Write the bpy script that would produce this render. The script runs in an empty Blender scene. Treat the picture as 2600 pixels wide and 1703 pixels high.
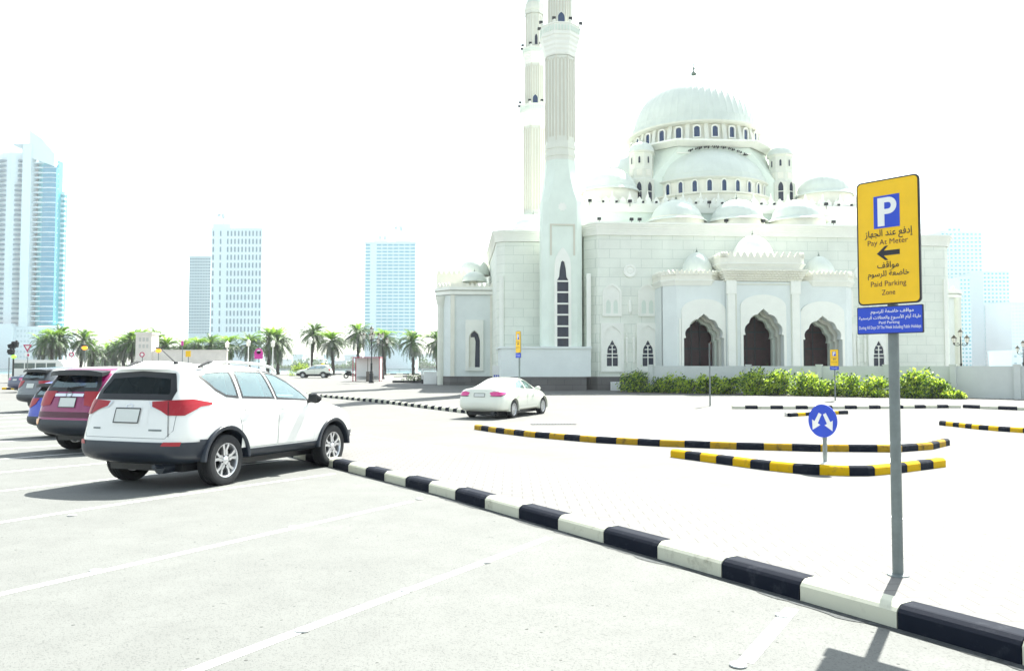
import bpy, bmesh, math, random
from mathutils import Vector, Matrix
from mathutils.bvhtree import BVHTree
from mathutils.geometry import tessellate_polygon
R = math.radians; PI = math.pi; sin = math.sin; cos = math.cos
S = bpy.context.scene; COL = S.collection
# ------------------------------------------------------------------ camera
F = 2022.0
PITCH = math.atan(82.5 / F)
cam = bpy.data.cameras.new("camera"); cam.lens = 28; cam.sensor_width = 36; cam.clip_end = 9000; cam.clip_start = 0.05
co = bpy.data.objects.new("camera", cam); COL.objects.link(co)
co.location = (0, 0, 1.6); co.rotation_euler = (PI / 2 + PITCH, 0, 0); S.camera = co
# ------------------------------------------------------------------ sky, sun, exposure
SUN_EL = 53; SUN_AZ = 31.3        # azimuth from +Y toward +X
W = bpy.data.worlds.new("World"); S.world = W; W.use_nodes = True
nt = W.node_tree; bg = nt.nodes["Background"]
sky = nt.nodes.new("ShaderNodeTexSky"); sky.sky_type = 'NISHITA'; sky.sun_disc = False
sky.sun_elevation = R(SUN_EL); sky.sun_rotation = R(SUN_AZ)
sky.air_density = 1.0; sky.dust_density = 1.2; sky.ozone_density = 1.0
hs = nt.nodes.new('ShaderNodeHueSaturation'); hs.inputs['Saturation'].default_value = .5
nt.links.new(sky.outputs[0], hs.inputs['Color']); tn = nt.nodes.new('ShaderNodeMix'); tn.data_type = 'RGBA'; tn.blend_type = 'MULTIPLY'; tn.inputs[0].default_value = 1; tn.inputs[7].default_value = (.95, 1.0, .93, 1)
nt.links.new(hs.outputs[0], tn.inputs[6]); nt.links.new(tn.outputs[2], bg.inputs[0]); bg.inputs[1].default_value = 0.10
sl = bpy.data.lights.new("sun", 'SUN'); sl.energy = 5; sl.angle = R(0.5); sl.color = (1, .985, .905)
so = bpy.data.objects.new("sun", sl); COL.objects.link(so)
sd = Vector((sin(R(SUN_AZ)) * cos(R(SUN_EL)), cos(R(SUN_AZ)) * cos(R(SUN_EL)), sin(R(SUN_EL))))
so.rotation_euler = sd.to_track_quat('Z', 'Y').to_euler(); so.location = sd * 50 + Vector((0, 0, 60))
S.view_settings.view_transform = 'Standard'; S.view_settings.look = 'None'
S.view_settings.exposure = 1.9; S.view_settings.gamma = 1
S.render.engine = 'CYCLES'; S.cycles.max_bounces = 6; S.cycles.transparent_max_bounces = 12; S.cycles.volume_bounces = 0
random.seed(7)
# ------------------------------------------------------------------ pixel helpers (photo 2600 x 1703)
SP, CP = sin(PITCH), cos(PITCH)
def ray(u, v):
    q = (851.5 - v) / F
    return Vector(((u - 1300) / F, CP - SP * q, SP + CP * q))
def at(u, v, Y):
    d = ray(u, v); d = d * (Y / d.y); return Vector((d.x, d.y, d.z + 1.6))
TP = [(-80, 0), (10, 0), (26, -.28), (32, -.28), (60, .05), (90, .5), (150, .5)]
def terr(y):
    if y <= TP[0][0]: return TP[0][1]
    for (a, za), (b, zb) in zip(TP, TP[1:]):
        if y <= b: return za + (zb - za) * (y - a) / (b - a)
    return TP[-1][1]
def g(u, v, dz=0.0):
    d = ray(u, v); lo, hi = .5, 400.
    for i in range(60):
        m = (lo + hi) / 2; t = m / d.y
        if 1.6 + d.z * t > terr(m) + dz: lo = m
        else: hi = m
    return Vector((d.x * lo / d.y, lo, terr(lo) + dz))
# ------------------------------------------------------------------ materials
def mat(name, col, rough=.6, metal=0., noise=None, bump=None, coat=0., trans=0., alpha=1., spec=None, emit=None):
    m = bpy.data.materials.new(name); m.use_nodes = True; n = m.node_tree; b = n.nodes["Principled BSDF"]
    b.inputs["Base Color"].default_value = (*col, 1); b.inputs["Roughness"].default_value = rough; b.inputs["Metallic"].default_value = metal
    b.inputs["Coat Weight"].default_value = coat; b.inputs["Transmission Weight"].default_value = trans; b.inputs["Alpha"].default_value = alpha
    if spec is not None: b.inputs["Specular IOR Level"].default_value = spec
    if emit: b.inputs["Emission Color"].default_value = (*emit[0], 1); b.inputs["Emission Strength"].default_value = emit[1]
    if noise or bump:
        tc = n.nodes.new("ShaderNodeTexCoord")
    if noise:
        sc, amt = noise
        t = n.nodes.new("ShaderNodeTexNoise"); t.inputs["Scale"].default_value = sc; t.inputs["Detail"].default_value = 6; t.inputs["Roughness"].default_value = .65
        n.links.new(tc.outputs["Object"], t.inputs["Vector"])
        r = n.nodes.new("ShaderNodeValToRGB"); r.color_ramp.elements[0].position = .3; r.color_ramp.elements[1].position = .7
        r.color_ramp.elements[0].color = (*[c * (1 - amt) for c in col], 1); r.color_ramp.elements[1].color = (*[min(1, c * (1 + amt)) for c in col], 1)
        n.links.new(t.outputs[0], r.inputs[0]); n.links.new(r.outputs[0], b.inputs["Base Color"])
    if bump:
        t = n.nodes.new("ShaderNodeTexNoise"); t.inputs["Scale"].default_value = bump[0]; t.inputs["Detail"].default_value = 4
        n.links.new(tc.outputs["Object"], t.inputs["Vector"])
        bp = n.nodes.new("ShaderNodeBump"); bp.inputs["Strength"].default_value = bump[1]; bp.inputs["Distance"].default_value = .02
        n.links.new(t.outputs[0], bp.inputs["Height"]); n.links.new(bp.outputs[0], b.inputs["Normal"])
    return m
def mat_blocks(name, c1, c2, cm, bw, bh, mortar=.012, wall=True, rough=.7, bump=.3):
    m = bpy.data.materials.new(name); m.use_nodes = True; n = m.node_tree; b = n.nodes["Principled BSDF"]; b.inputs["Roughness"].default_value = rough
    tc = n.nodes.new("ShaderNodeTexCoord"); sp = n.nodes.new("ShaderNodeSeparateXYZ"); cb = n.nodes.new("ShaderNodeCombineXYZ")
    n.links.new(tc.outputs["Object"], sp.inputs[0])
    if wall:
        ad = n.nodes.new("ShaderNodeMath"); ad.operation = 'ADD'
        my = n.nodes.new("ShaderNodeMath"); my.operation = 'MULTIPLY'; my.inputs[1].default_value = 1.7; n.links.new(sp.outputs[1], my.inputs[0])
        n.links.new(sp.outputs[0], ad.inputs[0]); n.links.new(my.outputs[0], ad.inputs[1])
        n.links.new(ad.outputs[0], cb.inputs[0]); n.links.new(sp.outputs[2], cb.inputs[1])
    else:
        n.links.new(sp.outputs[0], cb.inputs[0]); n.links.new(sp.outputs[1], cb.inputs[1])
    br = n.nodes.new("ShaderNodeTexBrick"); br.inputs["Scale"].default_value = 1; br.inputs["Brick Width"].default_value = bw; br.inputs["Row Height"].default_value = bh
    br.inputs["Mortar Size"].default_value = mortar; br.inputs["Mortar Smooth"].default_value = .2
    br.inputs["Color1"].default_value = (*c1, 1); br.inputs["Color2"].default_value = (*c2, 1); br.inputs["Mortar"].default_value = (*cm, 1)
    n.links.new(cb.outputs[0], br.inputs[0])
    t = n.nodes.new("ShaderNodeTexNoise"); t.inputs["Scale"].default_value = .6; t.inputs["Detail"].default_value = 7; n.links.new(tc.outputs["Object"], t.inputs["Vector"])
    mr = n.nodes.new("ShaderNodeMapRange"); mr.inputs[3].default_value = .80; mr.inputs[4].default_value = 1.12; n.links.new(t.outputs[0], mr.inputs[0])
    mx = n.nodes.new("ShaderNodeMix"); mx.data_type = 'RGBA'; mx.blend_type = 'MULTIPLY'; mx.inputs[0].default_value = 1
    n.links.new(br.outputs[0], mx.inputs[6]); n.links.new(mr.outputs[0], mx.inputs[7]); n.links.new(mx.outputs[2], b.inputs["Base Color"])
    bp = n.nodes.new("ShaderNodeBump"); bp.inputs["Strength"].default_value = bump; bp.inputs["Distance"].default_value = .02; bp.invert = True
    n.links.new(br.outputs[1], bp.inputs["Height"]); n.links.new(bp.outputs[0], b.inputs["Normal"])
    return m
def mat_asphalt(name, col, speck=.5, sc=1.):
    m = bpy.data.materials.new(name); m.use_nodes = True; n = m.node_tree; b = n.nodes["Principled BSDF"]; b.inputs["Roughness"].default_value = .85; b.inputs["Specular IOR Level"].default_value = .3
    tc = n.nodes.new("ShaderNodeTexCoord")
    def noise(s, d, lo, hi, a, c):
        t = n.nodes.new("ShaderNodeTexNoise"); t.inputs["Scale"].default_value = s; t.inputs["Detail"].default_value = d; t.inputs["Roughness"].default_value = .7
        n.links.new(tc.outputs["Object"], t.inputs["Vector"])
        r = n.nodes.new("ShaderNodeMapRange"); r.inputs[1].default_value = lo; r.inputs[2].default_value = hi; r.inputs[3].default_value = a; r.inputs[4].default_value = c
        n.links.new(t.outputs[0], r.inputs[0]); return r.outputs[0]
    a = noise(70 * sc, 2, .36, .46, 1 - speck * .38, 1); c = noise(.35, 6, .3, .7, .93, 1.07); d = noise(16 * sc, 3, .24, .32, 1 - speck, 1)
    e = noise(2.2, 5, .35, .65, .94, 1.05)
    def mul(x, y):
        k = n.nodes.new("ShaderNodeMath"); k.operation = 'MULTIPLY'; n.links.new(x, k.inputs[0]); n.links.new(y, k.inputs[1]); return k.outputs[0]
    vo = n.nodes.new("ShaderNodeTexVoronoi"); vo.inputs["Scale"].default_value = 11 * sc; n.links.new(tc.outputs["Object"], vo.inputs["Vector"])
    sr = n.nodes.new("ShaderNodeSeparateColor"); n.links.new(vo.outputs["Color"], sr.inputs[0])
    rd = n.nodes.new("ShaderNodeMapRange"); rd.inputs[1].default_value = .72; rd.inputs[2].default_value = 1; rd.inputs[3].default_value = 0; rd.inputs[4].default_value = .14; n.links.new(sr.outputs[0], rd.inputs[0])
    lt = n.nodes.new("ShaderNodeMath"); lt.operation = 'LESS_THAN'; n.links.new(vo.outputs["Distance"], lt.inputs[0]); n.links.new(rd.outputs[0], lt.inputs[1])
    sk = n.nodes.new("ShaderNodeMapRange"); sk.inputs[3].default_value = 1; sk.inputs[4].default_value = 1 - speck * .85; n.links.new(lt.outputs[0], sk.inputs[0])
    p = mul(mul(mul(mul(a, c), d), e), sk.outputs[0])
    mx = n.nodes.new("ShaderNodeMix"); mx.data_type = 'RGBA'; mx.blend_type = 'MULTIPLY'; mx.inputs[0].default_value = 1; mx.inputs[6].default_value = (*col, 1)
    n.links.new(p, mx.inputs[7]); n.links.new(mx.outputs[2], b.inputs["Base Color"])
    bp = n.nodes.new("ShaderNodeBump"); bp.inputs["Strength"].default_value = .35; bp.inputs["Distance"].default_value = .01
    n.links.new(a, bp.inputs["Height"]); n.links.new(bp.outputs[0], b.inputs["Normal"])
    return m
def mat_worn(name, col, under, amt=.45, sc=7.):
    m = mat(name, col, .85, spec=.15); n = m.node_tree; b = n.nodes["Principled BSDF"]
    tc = n.nodes.new("ShaderNodeTexCoord"); t = n.nodes.new("ShaderNodeTexNoise"); t.inputs["Scale"].default_value = sc; t.inputs["Detail"].default_value = 8; t.inputs["Roughness"].default_value = .7
    n.links.new(tc.outputs["Object"], t.inputs["Vector"])
    r = n.nodes.new("ShaderNodeMapRange"); r.inputs[1].default_value = .5 + (1 - amt) * .1; r.inputs[2].default_value = .72; n.links.new(t.outputs[0], r.inputs[0])
    mx = n.nodes.new("ShaderNodeMix"); mx.data_type = 'RGBA'; mx.inputs[6].default_value = (*col, 1); mx.inputs[7].default_value = (*under, 1)
    n.links.new(r.outputs[0], mx.inputs[0]); n.links.new(mx.outputs[2], b.inputs["Base Color"])
    return m
def mat_glass(name, tint, mixf=.35, ior=1.5):
    m = bpy.data.materials.new(name); m.use_nodes = True; n = m.node_tree; n.nodes.clear()
    o = n.nodes.new("ShaderNodeOutputMaterial"); tr = n.nodes.new("ShaderNodeBsdfTransparent"); tr.inputs[0].default_value = (*tint, 1)
    gl = n.nodes.new("ShaderNodeBsdfGlossy"); gl.inputs["Roughness"].default_value = .02; gl.inputs[0].default_value = (.78, .95, .96, 1)
    lw = n.nodes.new("ShaderNodeFresnel"); lw.inputs[0].default_value = ior
    ad = n.nodes.new("ShaderNodeMath"); ad.operation = 'ADD'; ad.inputs[1].default_value = mixf; ad.use_clamp = True
    mx = n.nodes.new("ShaderNodeMixShader")
    n.links.new(lw.outputs[0], ad.inputs[0]); n.links.new(ad.outputs[0], mx.inputs[0]); n.links.new(tr.outputs[0], mx.inputs[1]); n.links.new(gl.outputs[0], mx.inputs[2]); n.links.new(mx.outputs[0], o.inputs[0])
    return m
def mat_leaf(name, c1, c2, trans=.35, sc=3.):
    m = bpy.data.materials.new(name); m.use_nodes = True; n = m.node_tree; b = n.nodes["Principled BSDF"]; o = n.nodes["Material Output"]
    tc = n.nodes.new("ShaderNodeTexCoord"); t = n.nodes.new("ShaderNodeTexNoise"); t.inputs["Scale"].default_value = sc; t.inputs["Detail"].default_value = 3
    n.links.new(tc.outputs["Object"], t.inputs["Vector"])
    r = n.nodes.new("ShaderNodeValToRGB"); r.color_ramp.elements[0].position = .35; r.color_ramp.elements[1].position = .65
    r.color_ramp.elements[0].color = (*c1, 1); r.color_ramp.elements[1].color = (*c2, 1); n.links.new(t.outputs[0], r.inputs[0]); n.links.new(r.outputs[0], b.inputs["Base Color"])
    b.inputs["Roughness"].default_value = .55
    tl = n.nodes.new("ShaderNodeBsdfTranslucent"); n.links.new(r.outputs[0], tl.inputs[0])
    mx = n.nodes.new("ShaderNodeMixShader"); mx.inputs[0].default_value = trans
    n.links.new(b.outputs[0], mx.inputs[1]); n.links.new(tl.outputs[0], mx.inputs[2]); n.links.new(mx.outputs[0], o.inputs[0])
    return m
M = {}
M['asphalt'] = mat_asphalt('car_park_asphalt', (.141, .145, .139), .7)
M['road'] = mat_asphalt('road_surface', (.137, .136, .130), .16, .6)
M['paving'] = mat_blocks('interlock_paving', (.130, .125, .121), (.142, .137, .132), (.082, .077, .075), .24, .16, .009, False, .8, .2)
M['line'] = mat_worn('road_paint', (.72, .72, .70), (.45, .45, .43), .2, 9)
M['kerb_white'] = mat_worn('kerb_white', (.52, .52, .43), (.32, .31, .25), .45, 5)
M['kerb_black'] = mat_worn('kerb_black', (.006, .009, .018), (.03, .034, .045), .5, 6)
M['kerb_yellow'] = mat_worn('kerb_yellow', (.56, .34, .003), (.22, .15, .03), .35, 7)
M['kerb_yellow_old'] = mat_worn('kerb_yellow_old', (.36, .22, .015), (.05, .045, .03), .9, 6)
M['concrete'] = mat('concrete', (.5, .49, .46), .8, noise=(3, .08))
M['stone'] = mat_blocks('mosque_stone', (.765, .80, .715), (.795, .82, .74), (.60, .645, .57), 1.55, .68, .018)
M['stone_plain'] = mat('mosque_render', (.72, .79, .71), .75, noise=(.7, .06))
M['trim'] = mat('mosque_trim', (.70, .71, .63), .7, noise=(1.2, .05))
M['trim_w'] = mat('mosque_white_trim', (.84, .845, .78), .7, noise=(1.2, .04))
M['cream'] = mat('mosque_cream', (.78, .765, .67), .75, noise=(.9, .07))
M['dome'] = mat('dome_shell', (.64, .69, .63), .55, noise=(1.0, .05))
M['niche'] = mat('niche_wall', (.72, .765, .745), .75, noise=(.8, .05))
M['plinth'] = mat_blocks('dark_plinth', (.11, .105, .10), (.145, .135, .135), (.06, .06, .06), 1.2, .4, .012)
M['dark'] = mat('dark_window', (.008, .013, .035), .35, noise=(2, .3))
M['darkblue'] = mat('drum_glass', (.02, .045, .12), .2)
M['brown'] = mat('door_wood', (.036, .006, .012), .5, noise=(3, .4))
M['black'] = mat('black_plastic', (.005, .006, .009), .45)
M['trimgrey'] = mat('car_plastic_grey', (.012, .018, .030), .38, bump=(60, .1))
M['tyre'] = mat('tyre_rubber', (.006, .007, .010), .75, bump=(40, .2))
M['alloy'] = mat('alloy', (.62, .63, .66), .28, .85)
M['steel'] = mat('galvanised', (.16, .185, .185), .5, .2, noise=(9, .15))
M['iron'] = mat('cast_iron', (.008, .009, .01), .5)
M['white'] = mat('white_paint', (.78, .78, .76), .5)
M['plate'] = mat('plate_white', (.6, .62, .6), .5)
M['red'] = mat('lamp_red', (.32, .001, .010), .3)
M['chrome'] = mat('chrome', (.75, .76, .78), .12, 1)
M['clearlamp'] = mat('lamp_clear', (.6, .62, .66), .1, coat=1)
M['amber'] = mat('lamp_amber', (.7, .22, .01), .2, coat=1)
M['seat'] = mat('seat_fabric', (.28, .50, .54), .8)
M['cabin'] = mat('cabin_lining', (.62, .66, .65), .8)
M['glass'] = mat_glass('car_glass', (.72, .97, .95), .24)
M['glass_dark'] = mat_glass('car_glass_dark', (.02, .025, .04), .0, 1.28)
M['glass_blue'] = mat_glass('car_glass_blue', (.10, .2, .38), .12)
M['yellow'] = mat('sign_yellow', (.84, .50, .001), .5, noise=(6, .05))
M['blue'] = mat('sign_blue', (.010, .055, .52), .45, noise=(5, .05))
M['ink'] = mat('sign_black', (.012, .012, .02), .5)
M['ink_r'] = mat('sign_brown_ink', (.09, .02, .02), .5)
M['frond'] = mat_leaf('palm_frond', (.045, .10, .04), (.11, .19, .05), .3, 1.2)
M['frond_new'] = mat_leaf('palm_frond_young', (.2, .38, .04), (.3, .48, .05), .45, 1.2)
M['frond_old'] = mat_leaf('palm_frond_old', (.12, .15, .13), (.2, .22, .17), .25, 1.2)
M['bark'] = mat('palm_bark', (.05, .042, .038), .9, noise=(8, .4), bump=(14, .8))
M['leaf'] = mat_leaf('hedge_leaf', (.26, .42, .02), (.56, .68, .07), .5, 2.)
M['leaf_d'] = mat_leaf('hedge_leaf_dark', (.015, .05, .008), (.07, .16, .02), .25, 2.)
M['concrete_pale'] = mat('concrete_pale', (.56, .585, .57), .8, noise=(1.2, .05))
M['flute'] = mat('fluting_stone', (.62, .595, .505), .75)
M['finial'] = mat('finial_metal', (.11, .15, .125), .5)
M['soil'] = mat('soil', (.12, .10, .075), .95, noise=(12, .4))
M['water'] = mat('water', (.16, .30, .34), .12, bump=(3, .3))
# ------------------------------------------------------------------ mesh builder
class MB:
    def __init__(s): s.v = []; s.f = []; s.m = []
    def add(s, vs, fs, m=0):
        o = len(s.v); s.v += [tuple(p) for p in vs]
        for f in fs: s.f.append(tuple(i + o for i in f)); s.m.append(m)
        return s
    def box(s, x0, x1, y0, y1, z0, z1, m=0):
        return s.add([(x0, y0, z0), (x1, y0, z0), (x1, y1, z0), (x0, y1, z0), (x0, y0, z1), (x1, y0, z1), (x1, y1, z1), (x0, y1, z1)],
                     [(3, 2, 1, 0), (4, 5, 6, 7), (0, 1, 5, 4), (1, 2, 6, 5), (2, 3, 7, 6), (3, 0, 4, 7)], m)
    def plate(s, outer, holes, y0, y1, m=0, mp=None):
        """outline in (x,z) extruded from y0 (front) to y1; mp maps (x,y,z)."""
        mp = mp or (lambda x, y, z: (x, y, z))
        loops = [outer] + list(holes); flat = [p for L in loops for p in L]
        tri = tessellate_polygon([[Vector((p[0], p[1], 0)) for p in L] for L in loops]); n = len(flat)
        vs = [mp(p[0], y0, p[1]) for p in flat] + [mp(p[0], y1, p[1]) for p in flat]
        fs = []
        for a, b, c in tri:
            pa, pb, pc = flat[a], flat[b], flat[c]
            cr = (pb[0] - pa[0]) * (pc[1] - pa[1]) - (pb[1] - pa[1]) * (pc[0] - pa[0])
            if cr < 0: a, b, c = a, c, b
            fs.append((a, b, c)); fs.append((c + n, b + n, a + n))
        k = 0
        for L in loops:
            for i in range(len(L)):
                a, b = k + i, k + (i + 1) % len(L); fs.append((a, b, b + n, a + n))
            k += len(L)
        return s.add(vs, fs, m)
    def lathe(s, prof, n=32, cx=0, cy=0, rib=None, a0=0, a1=2 * PI, m=0, sq=1.):
        full = abs(a1 - a0 - 2 * PI) < 1e-6; N = n if full else n + 1
        vs = []
        for (r, z) in prof:
            for i in range(N):
                a = a0 + (a1 - a0) * i / n; k = r * (rib(a, z) if rib else 1)
                vs.append((cx + k * cos(a), cy + k * sin(a) * sq, z))
        fs = []
        for j in range(len(prof) - 1):
            for i in range(n):
                a = j * N + i; b = j * N + (i + 1) % N; fs.append((a, b, b + N, a + N))
        return s.add(vs, fs, m)
    def tube(s, pts, rad, n=8, m=0, cap=True):
        pts = [Vector(p) for p in pts]; rad = rad if isinstance(rad, (list, tuple)) else [rad] * len(pts); vs = []; fs = []
        for i, p in enumerate(pts):
            d = (pts[min(i + 1, len(pts) - 1)] - pts[max(i - 1, 0)]).normalized()
            a = d.orthogonal().normalized() if abs(d.z) < .9 else Vector((1, 0, 0)).cross(d).normalized()
            if abs(d.z) < .9: a = Vector((0, 0, 1)).cross(d).normalized()
            b = d.cross(a)
            for k in range(n):
                t = 2 * PI * k / n; vs.append(p + (a * cos(t) + b * sin(t)) * rad[i])
        for i in range(len(pts) - 1):
            for k in range(n):
                a = i * n + k; b = i * n + (k + 1) % n; fs.append((a, b, b + n, a + n))
        if cap: fs.append(tuple(range(n - 1, -1, -1))); fs.append(tuple((len(pts) - 1) * n + k for k in range(n)))
        return s.add(vs, fs, m)
    def ball(s, c, r, n=12, sx=1, sy=1, sz=1, m=0):
        prof = [(max(1e-4, sin(PI * k / n)) * r, -cos(PI * k / n) * r) for k in range(n + 1)]
        o = len(s.v); s.lathe(prof, n * 2, m=m)
        for i in range(o, len(s.v)):
            x, y, z = s.v[i]; s.v[i] = (c[0] + x * sx, c[1] + y * sy, c[2] + z * sz)
        return s
    def mesh(s, name, mats, smooth=None):
        me = bpy.data.meshes.new(name); me.from_pydata(s.v, [], s.f)
        for m in (mats if isinstance(mats, (list, tuple)) else [mats]): me.materials.append(M[m] if isinstance(m, str) else m)
        me.polygons.foreach_set('material_index', s.m)
        if smooth is not None:
            me.polygons.foreach_set('use_smooth', [True] * len(me.polygons)); me.set_sharp_from_angle(angle=R(smooth))
        me.update(); return me
    def build(s, name, mats, parent=None, smooth=None, loc=None, rz=0):
        return link(name, s.mesh(name, mats, smooth), parent, loc, rz)
def link(name, me, parent=None, loc=None, rz=0):
    o = bpy.data.objects.new(name, me); COL.objects.link(o); o.parent = parent
    if loc is not None: o.location = loc
    o.rotation_euler.z = rz
    return o
def tag(o, label=None, cat=None, group=None, kind=None):
    if label: o['label'] = label
    if cat: o['category'] = cat
    if group: o['group'] = group
    if kind: o['kind'] = kind
    return o
def thing(name, label, cat, loc=(0, 0, 0), rz=0, group=None):
    return tag(link(name, None, None, loc, rz), label, cat, group)
def dup(root, loc, rz=0, label=None, scale=None):
    r = root.copy(); COL.objects.link(r); r.location = loc; r.rotation_euler.z = rz
    if label: r['label'] = label
    if scale: r.scale = (scale,) * 3
    for ch in list(root.children):
        c = ch.copy(); COL.objects.link(c); c.parent = r
        for q in ch.children:
            d = q.copy(); COL.objects.link(d); d.parent = c
    return r
def lathe_q(prof, n, **k): return MB().lathe(prof, n, **k)
# ------------------------------------------------------------------ ground
def sheet(name, xs, ys, zf, m):
    b = MB(); nx = len(xs)
    b.add([(x, y, zf(x, y)) for y in ys for x in xs], [(j * nx + i, j * nx + i + 1, (j + 1) * nx + i + 1, (j + 1) * nx + i) for j in range(len(ys) - 1) for i in range(nx - 1)])
    return tag(b.build(name, m), kind='structure')
ys = [-80, -20, 0, 10, 26, 32, 60, 90, 150]
sheet('ground', [-2500, -400, -60, 60, 400, 2500], ys + [150.4, 700, 701, 4000], lambda x, y: terr(y) if y <= 150 else (-3 if y < 700.5 else .6), 'road')
tag(sheet('water', [-2500, 2500], [150.2, 705], lambda x, y: -.55, 'water'), kind='structure')
# car park asphalt: everything on the camera's side of the long kerb
KA = g(857, 1191); KB = g(2592, 1690); KD = (KA - KB); KD.z = 0; KD.normalize(); KN = Vector((KD.y, -KD.x, 0))   # KD runs away-left, KN points to the pavement side
if KN.x < 0: KN = -KN
K0 = Vector((KB.x, KB.y, 0))
def kp(s, o=0.): p = K0 + KD * s + KN * o; return p
def strip(b, s0, s1, o0, o1, dz, step=.4, m=0, taper=None):
    n = max(1, int(math.ceil((s1 - s0) / step))); vs = []
    for i in range(n + 1):
        s = s0 + (s1 - s0) * i / n
        for o in (o0, o1):
            p = kp(s, o); vs.append((p.x, p.y, terr(p.y) + dz))
    b.add(vs, [(2 * i, 2 * i + 1, 2 * i + 3, 2 * i + 2) if False else (2 * i + 2, 2 * i + 3, 2 * i + 1, 2 * i) for i in range(n)], m)
def grid_on(name, poly, dz, m, step=2.):
    """polygon laid on the terrain as one sheet, cut along the terrain's breaks"""
    bm = bmesh.new(); f = bm.faces.new([bm.verts.new((p[0], p[1], 0)) for p in poly])
    for yb in [t[0] for t in TP]:
        bmesh.ops.bisect_plane(bm, geom=bm.verts[:] + bm.edges[:] + bm.faces[:], plane_co=(0, yb, 0), plane_no=(0, 1, 0))
    for v in bm.verts: v.co.z = terr(v.co.y) + dz
    bmesh.ops.recalc_face_normals(bm, faces=bm.faces[:])
    for f in bm.faces:
        if f.normal.z < 0: f.normal_flip()
    me = bpy.data.meshes.new(name); bm.to_mesh(me); bm.free(); me.materials.append(M[m]); return link(name, me)
a, b_ = kp(-6), kp(46)
tag(grid_on('car_park', [kp(-6), kp(46), (kp(46).x - 60, kp(46).y), (-60, -6), (kp(-6).x, -6)], .005, 'asphalt'), kind='structure')
# pavement strip between the kerb and the inner road
pw = [g(1465, 1206), g(2600, 1412)]
PWD = sum(((p - K0).dot(KN) for p in pw)) / 2
PWD = max(1.6, PWD)
pv = MB(); strip(pv, -5, 44, .17, PWD - .1, .146, .5, 0)
tag(pv.build('pavement', 'paving'), kind='structure')
ed = MB(); n = 98
for i in range(n):
    s0, s1 = -5 + i * .5, -5 + (i + 1) * .5
    pts = []
    for s in (s0, s1):
        for o, dz in ((PWD - .1, -.02), (PWD - .1, .15), (PWD, .15), (PWD, -.02)):
            p = kp(s, o); pts.append((p.x, p.y, terr(p.y) + dz))
    ed.add(pts, [(1, 2, 6, 5), (2, 3, 7, 6), (0, 1, 5, 4)])
tag(ed.build('kerb', 'concrete'), kind='structure')
# ------------------------------------------------------------------ kerbs
def resample(pts, step):
    out = [Vector(pts[0])]; acc = 0
    P = [Vector((p[0], p[1], 0)) for p in pts]; L = [0]
    for a, b in zip(P, P[1:]): L.append(L[-1] + (b - a).length)
    n = max(1, round(L[-1] / step)); res = []
    for i in range(n + 1):
        d = L[-1] * i / n; k = 0
        while k < len(L) - 2 and d > L[k + 1]: k += 1
        t = (d - L[k]) / max(1e-9, L[k + 1] - L[k]); res.append(P[k].lerp(P[k + 1], t))
    return res
def kerb_mesh(pts, block, h, w, first=0, side=1, sub=3, gap=.008, closed_ends=True):
    """pts: front foot line; body lies to the SIDE of it. Alternating two materials, one block after another."""
    q = resample(pts, block / sub); b = MB(); N = len(q)
    nor = []
    for i in range(N):
        d = (q[min(i + 1, N - 1)] - q[max(0, i - 1)]).normalized(); nor.append(Vector((-d.y, d.x, 0)) * side)
    prof = [(0, -.03), (0, h * .72), (w * .10, h * .86), (w * .26, h * .98), (w * .35, h), (w, h), (w, -.03)]
    for i in range(N - 1):
        mi = (i // sub + first) % 2; vs = []
        for k, j in enumerate((i, i + 1)):
            d = (q[i + 1] - q[i]).normalized() * gap * .5
            sh = (d if (k == 0 and i % sub == 0) else (-d if (k == 1 and (i + 1) % sub == 0) else Vector()))
            for (o, z) in prof:
                p = q[j] + nor[j] * o + sh; vs.append((p.x, p.y, terr(p.y) + z))
        n = len(prof); fs = [(a, a + 1, a + 1 + n, a + n) for a in range(n - 1)]
        if side > 0: fs = [f[::-1] for f in fs]
        fs += [tuple(range(n)), tuple(range(2 * n - 1, n - 1, -1))]
        b.add(vs, fs, mi)
    return b
# the long kerb: boundaries sit at multiples of the block from the point seen at u=2592 (black block nearer than u=2279..)
bl = (g(2029, 1527) - g(2279, 1599)).length
kb = kerb_mesh([kp(-.005 - bl * 4), kp(42)], bl, .15, .17, first=0, side=(1 if KN.dot(Vector((-KD.y, KD.x, 0))) > 0 else -1))
tag(kb.build('kerb', ['kerb_black', 'kerb_white']), kind='structure')
gd = MB(); rg = random.Random(21); vs = []  # ragged strip: kerb-foot grit with the kerb's shade painted into its dark colour
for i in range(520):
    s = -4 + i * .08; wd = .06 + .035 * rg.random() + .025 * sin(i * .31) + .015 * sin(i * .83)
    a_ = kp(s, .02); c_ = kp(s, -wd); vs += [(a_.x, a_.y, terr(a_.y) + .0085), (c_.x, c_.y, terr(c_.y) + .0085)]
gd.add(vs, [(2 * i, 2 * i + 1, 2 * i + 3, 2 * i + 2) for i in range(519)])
M['dirt_shade'] = mat('gutter_dirt_shade', (.055, .060, .062), .95, noise=(30, .5)); tag(gd.build('gutter_dirt_shade', 'dirt_shade'), 'grey grit and painted shade lying along the foot of the long kerb', 'grit and shade', kind='stuff')
def px(*uv): return [g(u, v) for u, v in uv]
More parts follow.
